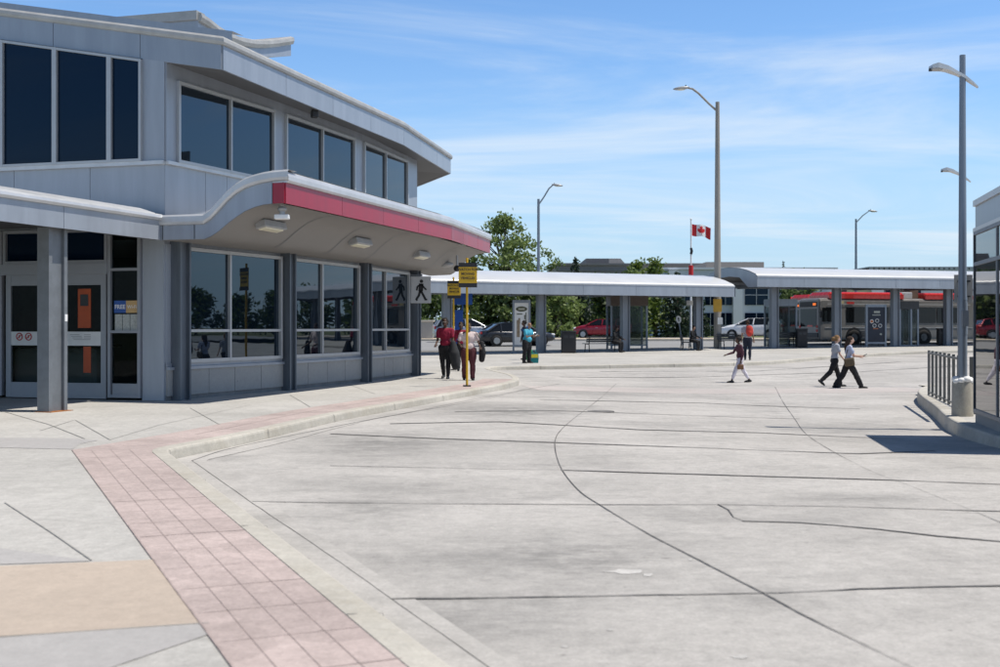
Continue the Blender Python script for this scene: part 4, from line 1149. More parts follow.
def shelter(px0, px1, py0, py1, Y, dp, label, topm, ang, posts=(0, 1), band=.5):
    x0, x1 = XA(px0, Y), XA(px1, Y); w = x1-x0; zt = CZ+(HY-py0)*Y/F; zb = CZ+(HY-py1)*Y/F; h = zt-zb
    r = thing('bus_shelter', (x0, Y, zb), label, 'shelter', ang)
    m = MB(); 
    for fx in posts:
        for y_ in (0, dp): m.box((w*fx, y_, h/2), (.10, .10, h))
    m.build('post', M['pole'], r, True)
    m = MB(); m.box((w/2, dp/2, h-band/2), (w+.12, dp+.12, band)); m.build('roof', M[topm], r, True)
    m = MB(); m.box((w/2, dp+.0, (h-band)/2+.1), (w-.12, .015, h-band-.25)); m.box((w/2, 0, (h-band)/2+.1), (w-.12, .015, h-band-.25)); m.build('pane', M['glasssee'], r, True)
    m = MB(); m.box((w/2, dp, .28), (w-.1, .04, .05)); m.box((w/2, 0, .28), (w-.1, .04, .05)); m.build('rail', M['pole'], r, True)
    return r
shelter(612, 648, 290.5, 351, 66.2, 1.4, 'glass shelter with a brown roof band behind the middle canopy columns', 'brown', .2, (0, .5, 1), .85) if False else None
M['brown'] = mat('brown_band', (.13, .10, .085), .6)
shelter(611.5, 647.5, 291, 350, 66.4, 1.3, 'glass shelter with a brown roof band between two columns of the middle canopy', 'brown', .1, (0, 1), .85)
shelter(772, 797, 299, 350, 69.0, 1.3, 'glass bus shelter with grey roof band left of the buses', 'pole', .1, (0, 1), .42)
shelter(900, 918.5, 301, 350, 70.2, 1.2, 'narrow dark glass shelter in front of the middle of the bus', 'dark', .1, (0, .62, 1), .5)
k = thing('stone_pillar', (XA(427, 88), 88, .84), 'square stone pillar with pale cap by the hedge left of the parked cars', 'pillar')
m = MB(); m.box((0, 0, .62), (.95, .8, 1.25), bev=.02); m.build('shaft', M['knee'], k, True); m = MB(); m.box((0, 0, 1.31), (1.15, 1, .14), bev=.03); m.build('cap', M['curb'], k, True)
# ================================================================== VEHICLES
def wheel(parent, x, y, r, w, side, rimr=.62, name='wheel'):
    m = MB(); n = 22
    prof = [(-w/2, r*.70), (-w/2, r*.95), (-w/2+.03, r), (w/2-.03, r), (w/2, r*.95), (w/2, r*.70)]
    m.loft([[Vector((x+d, y+q*math.cos(2*math.pi*k/n), r+q*math.sin(2*math.pi*k/n))) for k in range(n)] for d, q in prof], True, True, 0, True)
    wh = m.build(name, M['tyre'], parent, True)
    m = MB(); m.disc((x+side*w*.5, y, r), r*rimr, 20, 'X', .03)
    m.disc((x+side*(w*.5+.015), y, r), r*.14, 10, 'X', .03)
    for k in range(5):
        a = 2*math.pi*k/5; m.box((x+side*(w*.5+.015), y+r*.33*math.cos(a), r+r*.33*math.sin(a)), (.02, r*.5, r*.12), rot=Matrix.Rotation(a, 4, 'X'))
    m.build('rim', M['rim'], wh, True)
    return wh
def car(loc, rz, paint, label, L=4.7, W=1.84, H=1.46, suv=False, group=None, cat='car'):
    r = thing('parked_car', loc, label, cat, rz, group)
    s = L/4.8; hs = H/1.46
    st_ = [(-2.40, .66, .44, .80), (-2.34, .80, .30, .93), (-2.0, .89, .24, 1.00), (-1.2, .92, .22, 1.00), (0, .92, .22, .97), (1.1, .92, .22, .95), (1.7, .90, .24, .88), (2.15, .84, .28, .78), (2.36, .68, .36, .66), (2.41, .5, .42, .58)]
    if suv: st_ = [(a, b, c+.06, d*1.12) for a, b, c, d in st_]; st_[0] = (-2.40, .74, .44, .95)
    rings = []
    for y, hw, z0, z1 in st_:
        y *= s; hw *= W/1.84; z1 *= hs
        zc = (z0+z1)/2; hh = (z1-z0)/2; ring = []
        for k in range(16):
            a = 2*math.pi*(k+.5)/16; c_, s_ = math.cos(a), math.sin(a); e = .38
            ring.append(Vector((hw*math.copysign(abs(c_)**e, c_)*(1 if s_ < .2 else .97), y, zc+hh*math.copysign(abs(s_)**e, s_))))
        rings.append(ring)
    m = MB(); m.loft(rings, True, True, 0, True); m.build('body', paint, r, True)
    zb = (1.02 if suv else .90)*hs
    if suv: pr = [(-2.28, zb), (-2.02, H-.10), (-1.6, H-.01), (-.6, H), (.25, H-.03), (1.18, zb)]
    else: pr = [(-1.98, zb), (-1.25, H-.11), (-.75, H-.01), (-.2, H), (.3, H-.03), (1.30, zb)]
    def hw(z): return (W/2-.06)-.24*(z-zb)/(H-zb)
    m = MB(); rg = [[Vector((-hw(z), y*s, z)) for y, z in pr], [Vector((hw(z), y*s, z)) for y, z in pr]]
    m.loft(rg, True, True, 0); m.build('window', M['carglass'], r, True)
    m = MB(); top = [p for p in pr if p[1] > H-.13]
    m.loft([[Vector((sx_*(hw(z)+.012), y*s, z+.014-dz)) for y, z in top] for sx_, dz in ((-1, .07), (-.94, 0), (.94, 0), (1, .07))], False, False, 0, True); m.build('roof', paint, r, True)
    for sd in (-1, 1):
        m = MB()
        for (ya, za), (yb, zb_), wd in ((pr[0], pr[1], .07), (pr[-1], pr[-2], .05), ((-.18, zb), (-.22, H-.03), .05), ((-1.12 if not suv else -1.35, zb), (-1.12 if not suv else -1.45, H-.06), .05)):
            m.tube([(sd*(hw(za)+.006), ya*s, za), (sd*(hw(zb_)+.006), yb*s, zb_)], wd, 6)
        m.build('pillar', paint, r, True)
        m = MB(); m.sphere((sd*(W/2+.06), .92*s, zb+.06), (.10, .06, .07), 10, 6); m.build('mirror', paint, r, True)
        m = MB(); m.sphere((sd*.66*W/1.84, 2.22*s, .70*hs*(1.12 if suv else 1)), (.17, .16, .075), 10, 6); m.build('headlight', M['lampclear'], r, True)
        m = MB(); m.box((sd*.64*W/1.84, -2.36*s, .80*hs*(1.15 if suv else 1)), (.40, .10, .14 if not suv else .2), bev=.03); m.build('taillight', M['lampred'], r, True)
        m = MB(); m.box((sd*(W/2+.004), .25*s, .82*hs), (.02, .18, .03)); m.box((sd*(W/2+.004), -.85*s, .84*hs), (.02, .18, .03)); m.build('door_handle', M['rim'], r, True)
        for y in (1.45*s, -1.42*s):
            m = MB(); m.disc((sd*(W/2-.03), y, .37), .41, 22, 'X', .07); m.build('wheel_arch', M['black'], r, True)
            wheel(r, sd*(W/2-.08), y, .335 if not suv else .36, .22, sd)
    m = MB(); m.box((0, -2.41*s, .62*hs), (.42, .02, .14)); m.build('number_plate', M['offw'], r, True)
    m = MB(); m.box((0, 2.38*s, .52*hs), (.9, .06, .16), bev=.02); m.build('grille', M['black'], r, True)
    return r
def paint(name, rgb, metal=.3): return mat(name, rgb, .28, metal, .04, coat=.6)
P_grey = paint('paint_dark_grey', (.045, .047, .052), .5); P_silver = paint('paint_silver', (.42, .44, .46), .7); P_red = paint('paint_red', (.30, .012, .025), .2)
P_white = paint('paint_white', (.74, .75, .76), 0); P_blk = paint('paint_charcoal', (.03, .032, .036), .3)
def cz(Y): return base(Y)+.02
car((XA(515, 73.6), 73.6, base(73.6)), R(-90)-R(-16), P_grey, 'dark grey sedan with red tail lamps behind the white advertising panel', 5.0, 1.88, 1.50)
car((XA(467, 80.5), 80.5, base(80.5)), R(-90)+R(8), P_silver, 'silver car half hidden behind the yellow stop signs', 4.7, 1.84, 1.62, True)
car((XA(602, 97), 97, cz(97)), R(90)-R(18), P_red, 'dark red car behind the bench and litter bin', 4.7, 1.85, 1.62, True)
car((XA(753, 92), 92, cz(92)), R(90)-R(24), P_white, 'white sport utility car beyond the platform, behind the man with the orange backpack', 4.9, 1.92, 1.66, True)
car((XA(797, 97), 97, cz(97)), R(90)-R(10), P_blk, 'dark car seen through the glass shelter beside the bus', 4.7, 1.85, 1.5)
car((XA(440, 93), 93, cz(93)), R(90), P_blk, 'dark car by the stone pillar at the left of the street', 4.6, 1.82, 1.5)
car((XA(432, 99), 99, cz(99)), R(90), P_silver, 'pale car partly hidden behind the walking sign column', 4.6, 1.82, 1.5)

P_bus = mat('bus_silver', (.24, .232, .225), .42, .3, .14, 2.5, streak=True); P_busred = paint('bus_red', (.62, .035, .03), 0)
P_busw = mat('bus_white', (.66, .67, .67), .4, 0, .04)
def bus(loc, rz, label, L=12.2, group='red and silver city buses'):
    """local +X runs from the front end to the rear along the side seen from the bay; side facing -Y"""
    r = thing('city_bus', loc, label, 'bus', rz, group)
    W, H = 2.55, 3.02
    def ring(x, z0, z1, w0, w1, rd=.18):
        o = []
        for (y, z) in ((-w0, z0), (-w0, z0+.3), (-w1, z1-rd), (-w1+rd*.3, z1-rd*.3), (-w1+rd, z1), (w1-rd, z1), (w1-rd*.3, z1-rd*.3), (w1, z1-rd), (w0, z0+.3), (w0, z0)): o.append(Vector((x, y+W/2, z)))
        return o
    m = MB(); h = W/2
    m.loft([ring(0, .42, H-.12, h-.10, h-.14), ring(.10, .36, H-.03, h-.02, h-.06), ring(.3, .34, H, h, h-.04), ring(L-.2, .34, H, h, h-.04), ring(L, .38, H-.05, h-.04, h-.08)], True, True)
    m.build('body', P_bus, r, True)
    m = MB(); m.loft([ring(.75, H-.03, H+.20, h-.05, h-.10, .12), ring(.9, H-.03, H+.40, h-.03, h-.12, .16), ring(L*.52, H-.03, H+.40, h-.03, h-.12, .16), ring(L*.525, H-.03, H+.3, h-.05, h-.12, .16)]); m.build('roof_fairing', P_busred, r, True)
    m = MB(); m.loft([ring(L*.66, H-.03, H+.3, h-.05, h-.12, .16), ring(L*.665, H-.03, H+.40, h-.03, h-.12, .16), ring(L-.5, H-.03, H+.40, h-.03, h-.12, .16), ring(L-.35, H-.03, H+.2, h-.05, h-.12, .12)]); m.build('roof_fairing', P_busred, r, True)
    m = MB(); m.box((L*.57, h, H+.22), (.9, 1.6, .42), bev=.05); m.build('roof_unit', M['cap'], r, True)
    m = MB(); m.box((L*.625, h, H+.3), (.7, 1.3, .55), bev=.04); m.build('roof_unit', mat('roof_unit_brown', (.16, .11, .08), .7), r, True)
    x = 1.95
    for ww in (2.05, 1.25, 2.1, 1.55, 1.9, 1.2):
        if x+ww > L-.5: break
        m = MB(); m.box((x+ww/2, -.003, 1.92), (ww-.10, .03, 1.0), bev=.012); m.build('window', M['carglass'], r, True); x += ww
    m = MB(); m.box((.55, -.003, 1.95), (.7, .03, .9), bev=.012); m.build('window', M['carglass'], r, True)
    m = MB(); m.box((L/2, -.008, 2.63), (L-1.2, .02, .04)); m.box((L/2, -.008, 1.10), (L-.8, .02, .03)); m.build('side_trim', M['cap'], r, True)
    m = MB(); m.box((1.6, -.008, 2.73), (.42, .02, .20)); m.build('number_sign', mat('bus_cream', (.55, .48, .28), .5), r, True)
    m = MB(); m.box((2.3, -.008, 2.70), (.55, .02, .16)); m.box((L*.9, -.008, .95), (.8, .02, .5)); m.build('red_marking', P_busred, r, True)
    for xx in (2.55, 2.55+5.35):
        if xx > L-1: continue
        m = MB(); m.disc((xx, 0.02, .52), .60, 24, 'Y', .10); m.build('wheel_arch', M['black'], r, True)
        m = MB(); n = 24
        m.loft([[Vector((xx+q*math.cos(2*math.pi*k/n), d, .48+q*math.sin(2*math.pi*k/n))) for k in range(n)] for d, q in ((.25, .33), (.25, .48), (-.03, .48), (-.05, .44), (-.05, .30))], True, True, 0, True)
        wh = m.build('wheel', M['tyre'], r, True)
        m = MB(); m.disc((xx, -.055, .48), .24, 20, 'Y', .02); m.disc((xx, -.075, .48), .10, 12, 'Y', .04); m.build('rim', mat('bus_rim', (.16,.16,.16), .5, .4), wh, True)
    # end face
    m = MB(); m.box((-.005, h, 1.75), (.03, 1.9, 1.15), bev=.01); m.build('windscreen', M['carglass'], r, True)
    m = MB(); m.box((-.002, h, 2.62), (.05, 2.0, .34), bev=.01); ds = m.build('destination_sign', M['black'], r, True)
    m = MB(); m.box((-.03, .55, 2.62), (.01, .34, .15)); m.build('sign_light', mat('sign_amber', (.9, .18, .02), .5, emit=.8), ds, True)
    m = MB(); m.box((-.02, h, .62), (.08, 2.3, .30), bev=.03); m.build('bumper', M['dark'], r, True)
    for y in (.28, 2.27):
        for z in (.92, 1.18): m = MB(); m.disc((.0, y, z), .10, 14, 'X', .06); m.build('lamp', M['lampred'], r, True)
    m = MB(); m.box((-.02, h-.2, 1.22), (.02, .6, .10)); m.build('red_badge', P_busred, r, True)
    m = MB(); m.tube([(.1, -.02, 2.5), (-.1, -.25, 2.45), (-.1, -.28, 2.1)], .03, 6); m.box((-.1, -.28, 1.95), (.08, .16, .36), bev=.02); m.build('mirror', M['black'], r, True)
    return r
b1 = bus((XA(819.5, 73.8), 73.8, .55), ang2, 'nearest red and silver bus standing behind the right canopy')
b2 = dup(b1); off = Vector((t2.x, t2.y))*13.0; b2.location = (b1.location.x+off.x, b1.location.y+off.y, .58); b2['label'] = 'rear red and silver bus cut off by the glass pavilion at right'
b3 = dup(b1); b3.location = (XA(803, 80.5), 80.5, .58); b3.rotation_euler = (0, 0, ang2+R(4)); b3['label'] = 'second silver bus nearly hidden beyond the nearest bus, its front end showing'

# ================================================================== FAR BUILDINGS
Yb = 150
def bx(mb, px0, px1, py0, py1, Y, dp=10):
    a, b = Pt(px0, py0, Y), Pt(px1, py1, Y); mb.box(((a.x+b.x)/2, Y+dp/2, (a.z+b.z)/2), (abs(b.x-a.x), dp, abs(a.z-b.z)))
M['beige'] = mat('brown_cladding', (.26, .235, .215), .8, 0, .06, .4)
M['bluewall'] = mat('pale_cladding', (.52, .56, .60), .6, 0, .05, .3)
M['farwhite'] = mat('far_white', (.66, .68, .70), .6, 0, .05, .3)
r = thing('office_building', (XA(640, Yb), Yb, .7), 'long low brown office building with a rooftop plant room, behind the canopy', 'building')
m = MB(); bx(m, 556, 724, 264.5, 340, Yb, 40); m.build('wall', M['beige'], r)
m = MB(); bx(m, 556, 640, 268, 271, Yb-.15, .1); bx(m, 554, 726, 263.2, 265.2, Yb-.3, 41); m.build('parapet', M['dark'] if False else mat('parapet_grey', (.20, .19, .185), .7), r)
m = MB(); bx(m, 586, 609, 258.5, 264.6, Yb+6, 12); m.build('plant_room', mat('plant_dark', (.15, .145, .15), .7), r)
m = MB(); a = Pt(609, 258.5, Yb+6); b = Pt(626, 264.6, Yb+6)
x0, x1, z1_, z0_ = a.x, b.x, a.z, b.z; xm = x0+(x1-x0)*.68
m.loft([[Vector((x0, y, z0_)), Vector((x0, y, z1_)), Vector((xm, y, z1_)), Vector((x1, y, z0_))] for y in (Yb+6, Yb+18)]); m.build('sloped_plant_room', mat('plant_pale', (.40, .36, .33), .7), r)
m = MB(); bx(m, 558, 575, 263, 266, Yb+2, 4); m.build('roof_vent', M['farwhite'], r)
Yc = 128
r = thing('office_block', (XA(745, Yc), Yc, .7), 'pale two-storey office block with dark window bands and white pilasters behind the white car', 'building')
m = MB(); bx(m, 664, 836, 268.5, 345, Yc, 20); m.build('wall', M['bluewall'], r)
m = MB(); bx(m, 706, 764, 262, 269, Yc+5, 10); m.build('plant_room', M['beige'], r)
m = MB(); bx(m, 662, 838, 267.4, 269.4, Yc-.3, 20.6); m.build('parapet', M['farwhite'], r)
for px0, px1 in ((669, 681), (684, 702), (705, 716), (719, 732), (745, 768), (771, 790), (793, 812)):
    for py0, py1 in ((285, 305), (313, 338)):
        m = MB(); bx(m, px0, px1, py0, py1, Yc-.12, .2); f = m.build('window', M['glassd'], r)
        m = MB(); mid_ = (px0+px1)/2; bx(m, mid_-.25, mid_+.25, py0, py1, Yc-.2, .1); bx(m, px0, px1, (py0+py1)/2-.3, (py0+py1)/2+.3, Yc-.2, .1); m.build('frame', M['frame'], f)
for px0 in (733.5, 669): 
    m = MB(); bx(m, px0, px0+9, 270, 343, Yc-.8, .9); m.build('pilaster', M['farwhite'], r)
Yd = 140
r = thing('shop_building', (XA(860, Yd), Yd, .7), 'low cream shop building with red and blue roadside lettering above the nearest bus', 'building')
m = MB(); bx(m, 796, 872, 284, 345, Yd, 25); m.build('wall', mat('cream_wall', (.46, .42, .28), .8, 0, .05, .4), r)
m = MB(); bx(m, 872, 884, 282, 345, Yd-.3, 25); m.build('pier', M['farwhite'], r)
m = MB(); bx(m, 884, 1060, 283, 345, Yd, 25); m.build('side_wall', M['bluewall'], r)
m = MB()
m = MB(); bx(m, 811.5, 817, 288, 296, Yd-.2, .2); m.build('blue_sign', M['blue'], r)
x = 818.5; m = MB(); random.seed(2)
for w_ in (2.2, 1.8, 2.0, 2.2): bx(m, x, x+w_, 289.5, 296, Yd-.2, .2); x += w_+.7
m.build('red_sign', MATS['flag_red'], r)
m = MB(); x = 829.5
for w_ in (3.6, 3.0, 3.6, 4.0): bx(m, x, x+w_, 290, 295, Yd-.2, .2); x += w_+1.0
m.build('dark_sign', M['dark'], r)
for px0, px1 in ((878, 884.5), (886, 896.5), (898, 909), (911, 921), (950, 962)):
    m = MB(); bx(m, px0, px1, 288, 297, Yd-.25, .2); m.build('window', M['glassd'], r)
Ye = 190
r = thing('warehouse', (XA(960, Ye), Ye, .7), 'long pale warehouse with ribbed roof edge, farthest behind the right canopy', 'building')
m = MB(); bx(m, 870, 1140, 269.5, 340, Ye, 40); m.build('wall', M['bluewall'], r)
m = MB()
for i in range(54): bx(m, 870+i*5, 873.6+i*5, 267.2, 269.6, Ye-.2, .4)
bx(m, 869, 1141, 266.6, 267.6, Ye-.4, 41); m.build('roof_edge', mat('ribbed_edge', (.42, .45, .50), .5, .2), r)
# seen only as reflections in the station windows, beyond the right edge of the view
Yr = 150
r = thing('apartment_block', (128, 93, .7), 'grey apartment block reflected in the first lower station window', 'building', -1.1)
m = MB(); m.box((0, 0, 13), (13, 14, 26)); m.build('wall', M['beige'], r, True)
for fl in range(8):
    m = MB(); m.box((0, -7.05, 2.0+fl*3.0), (12, .2, 1.5)); m.build('window_band', M['glassd'], r, True)
m = MB(); m.box((1, 0, 27), (6, 7, 2)); m.build('plant_room', M['plant'] if 'plant' in M else M['beige'], r, True)

b4 = dup(b1); b4.location = (25, 41, -.08); b4.rotation_euler = (0, 0, -.35); b4['label'] = 'red and silver bus beyond the right edge, seen only as a reflection in the windows'
struct(sheet([(70, -30), (170, -30), (170, 84), (70, 84)], lambda x, y: base(y)), 'side_street', M['asphalt'])
# ================================================================== TREES
def leaf_quad(mb, p, s, rnd, flat=0):
    a, b = rnd.uniform(0, 6.283), rnd.uniform(-1, 1)
    n = Vector((math.cos(a)*math.sqrt(1-b*b), math.sin(a)*math.sqrt(1-b*b), b*(1-flat)+flat)).normalized()
    u = n.orthogonal().normalized(); w = n.cross(u); th = rnd.uniform(0, 6.283)
    u, w = u*math.cos(th)+w*math.sin(th), w*math.cos(th)-u*math.sin(th)
    s1, s2 = s*rnd.uniform(.7, 1.25), s*rnd.uniform(.4, .7)
    mb.add([p-u*s1, p-w*s2, p+u*s1, p+w*s2], [(0, 1, 2, 3)])
def tree(name, loc, H, Rw, trunk_h, leafm, label, seed, nclump=60, per=55, leaf=.22, group=None, clump=.85, low=.28, taper=.6, cat='tree', shape=None):
    rnd = random.Random(seed)
    r = thing(name, loc, label, cat, 0, group)
    m = MB(); pts = [(0, 0, -.1), (.05, 0, trunk_h*.5), (0, .05, trunk_h), (.1, 0, H*.6), (.05, .05, H*.88)]
    k = H*.022+.04
    m.tube(pts, [k*1.25, k, k*.85, k*.5, k*.12], 8)
    cr = MB(); centres = []
    tries = 0
    while len(centres) < nclump and tries < 6000:
        tries += 1
        z = rnd.uniform(low, 1.0); t = (z-low)/(1-low)
        w = shape(t) if shape else math.sin(math.pi*min(1, .12+.88*t)**taper)**.75
        a = rnd.uniform(0, 6.283); q = math.sqrt(rnd.uniform(.08, 1))*rnd.uniform(.8, 1.08)
        centres.append(Vector((Rw*w*q*math.cos(a), Rw*w*q*math.sin(a), H*z*.97)))
    for c in centres:
        if rnd.random() < .45:
            b0 = Vector((0, 0, max(trunk_h*.7, c.z*rnd.uniform(.55, .8)))); m.tube([b0, b0.lerp(c, .5)+Vector((0, 0, -.1)), c], [k*.3, k*.18, k*.06], 5)
        rc = clump*rnd.uniform(.55, 1.25); n = int(per*rnd.uniform(.6, 1.3))
        for _ in range(n):
            d = Vector((rnd.gauss(0, .5), rnd.gauss(0, .5), rnd.gauss(0, .38)))*rc
            leaf_quad(cr, c+d, leaf, rnd, .2)
    m.build('trunk', M['bark'], r, True); cr.build('crown', M[leafm], r, True)
    return r
def conifer(loc, H, Rw, label, seed, leafm='leaf3', group=None, dens=1.0, name='conifer', sparse=False):
    rnd = random.Random(seed); r = thing(name, loc, label, 'tree', 0, group)
    m = MB(); m.tube([(0, 0, -.1), (0, 0, H*.5), (0, 0, H)], [H*.018+.05, H*.012+.03, .015], 8); m.build('trunk', M['bark'], r, True)
    cr = MB(); nl = int(H*3.2)
    for i in range(nl):
        z = H*(.06+.94*i/nl); w = Rw*(1-z/H)**.85+.05
        nb = max(4, int(9*dens*(w/Rw)+4))
        for b in range(nb):
            a = rnd.uniform(0, 6.283); ln = w*rnd.uniform(.65, 1.1)
            for k in range(int(4+ln*6)):
                t = rnd.uniform(.1, 1); p = Vector((math.cos(a)*ln*t, math.sin(a)*ln*t, z-.28*ln*t+rnd.uniform(-.12, .1)))
                p += Vector((rnd.gauss(0, .10), rnd.gauss(0, .10), rnd.gauss(0, .05))); leaf_quad(cr, p, .19 if not sparse else .12, rnd, .3)
    cr.build('crown', M[leafm], r, True); return r
Yt = 112
def gt(Y): return base(Y)-.05
tree('broadleaf_tree', (XA(504, Yt), Yt, gt(Yt)), 12.0, 6.5, 2.6, 'leaf1', 'big fresh-green tree with gaps in its crown, tallest behind the middle canopy', 11, 130, 52, .20, None, .74, .25)
tg = 'trees beyond the street'
# hedge-like trees under the canopy line
specs = [(432, 107, 4.6, 2.6, 'leaf2', 21, 'dark leafy tree behind the stone pillar'), (470, 108, 5.4, 2.8, 'leaf2', 22, 'dark leafy tree behind the blue sign'),
         (505, 107, 5.2, 2.6, 'leaf2', 23, 'dark leafy tree behind the white advertising panel'), (556, 106, 5.6, 2.9, 'leaf1', 24, 'rounded green tree just right of the column by the blue-shirted man'),
         (532, 109, 5.0, 2.5, 'leaf2', 25, 'dark leafy tree hidden partly by the second canopy column'), (607, 110, 5.8, 2.2, 'leaf2', 26, 'dark leafy tree behind the red car'),
         (632, 108, 6.0, 2.0, 'leaf1', 27, 'green tree seen through the brown-banded shelter')]
for px, Y, H, Rw, lm, sd, lb in specs:
    tree('broadleaf_tree', (XA(px, Y), Y, gt(Y)), H, Rw, 1.0, lm, lb, sd, 60, 60, .22, tg, .75, .06, .6)
tree('broadleaf_tree', (XA(655, 112), 112, gt(112)), 7.6, 2.1, 1.4, 'leaf4', 'bright yellow-green young tree left of the dark conifer', 31, 55, 55, .20, tg, .7, .12)
tree('broadleaf_tree', (XA(637, 118), 118, gt(118)), 7.7, 1.7, 1.4, 'leaf4', 'bright yellow-green treetop above the middle canopy roof', 32, 42, 50, .19, tg, .62, .2)
tree('broadleaf_tree', (XA(797, 106), 106, gt(106)), 5.9, 2.3, 1.6, 'leaf2', 'dark tree beside the office block, left of the bus', 33, 55, 50, .2, tg, .7, .2)
conifer((XA(576, 116), 116, gt(116)), 8.2, 2.3, 'pointed dark conifer rising above the middle canopy, left of the plant room', 41, group='conifers')
conifer((XA(580, 108), 108, gt(108)), 6.0, 2.4, 'dense dark conifer behind the wide litter bin', 42, group='conifers')
conifer((XA(601, 112), 112, gt(112)), 6.3, 2.3, 'dense dark conifer behind the red car roof', 47, group='conifers')
conifer((XA(677, 107), 107, gt(107)), 6.3, 2.6, 'broad dark conifer behind the leaning oval marker', 43, group='conifers')
conifer((XA(697, 110), 110, gt(110)), 5.4, 2.0, 'dark conifer between the street sign and the concrete light pole', 44, group='conifers')
conifer((XA(679, 132), 132, gt(132)), 7.8, 1.1, 'small conifer tip left of the flagpole against the office wall', 45, group='conifers')
conifer((XA(783, 165), 165, gt(165)), 10.6, .75, 'thin bare-looking conifer tip above the right canopy roof', 46, 'leaf3', 'conifers', .5, sparse=True)
conifer((XA(893, 133), 133, gt(133)), 5.6, 1.2, 'small green conifer in front of the shop windows above the bus', 48, 'leaf1', 'conifers')
sh = random.Random(9)
for i, (px, Y, lb) in enumerate(((425, 100, 'low green shrub at the foot of the stone pillar, left side'), (441, 101, 'low green shrub right of the stone pillar'))):
    tree('shrub', (XA(px, Y), Y, gt(Y)), 1.7, 1.5, .2, 'leaf1', lb, 60+i, 26, 40, .14, 'shrubs by the stone pillar', .4, .05, .5, 'shrub')

# ================================================================== PEOPLE
def capsule_chain(mb, pts, rad, seg=10):
    pts = [Vector(p) for p in pts]; mb.tube(pts, rad, seg, 0, True)
    for p, q in zip(pts, rad): mb.sphere(p, q*1.0, 10, 6)
from mathutils import noise as mnoise
def remeshed(mb, voxel, smooth=2, fold=0):
    me = bpy.data.meshes.new('tmp'); me.from_pydata([tuple(p) for p in mb.v], [], mb.f); me.update()
    o = bpy.data.objects.new('tmp', me); col.objects.link(o)
    md = o.modifiers.new('r', 'REMESH'); md.mode = 'VOXEL'; md.voxel_size = voxel
    s = o.modifiers.new('s', 'SMOOTH'); s.factor = .5; s.iterations = smooth
    bpy.context.view_layer.update()
    ev = bpy.data.meshes.new_from_object(o.evaluated_get(bpy.context.evaluated_depsgraph_get()))
    out = MB(); out.add([v.co+v.normal*(fold*mnoise.noise(Vector((v.co.x*16, v.co.y*16, v.co.z*9)))+fold*.6*mnoise.noise(v.co*34)) for v in ev.vertices], [list(p.vertices) for p in ev.polygons], 0, True)
    bpy.data.objects.remove(o); bpy.data.meshes.remove(me); bpy.data.meshes.remove(ev)
    return out
SKIN = {'dark': mat('skin_dark', (.085, .045, .028), .5, 0, .06), 'tan': mat('skin_tan', (.30, .16, .10), .5, 0, .06), 'fair': mat('skin_fair', (.55, .34, .25), .5, 0, .06)}
EYE = mat('eye_white', (.6, .6, .58), .3); LIP = mat('lip', (.25, .08, .07), .5)
def cloth(name, rgb, var=.15): return mat(name, rgb, .85, 0, var, 9, bump=.25, bscale=35)
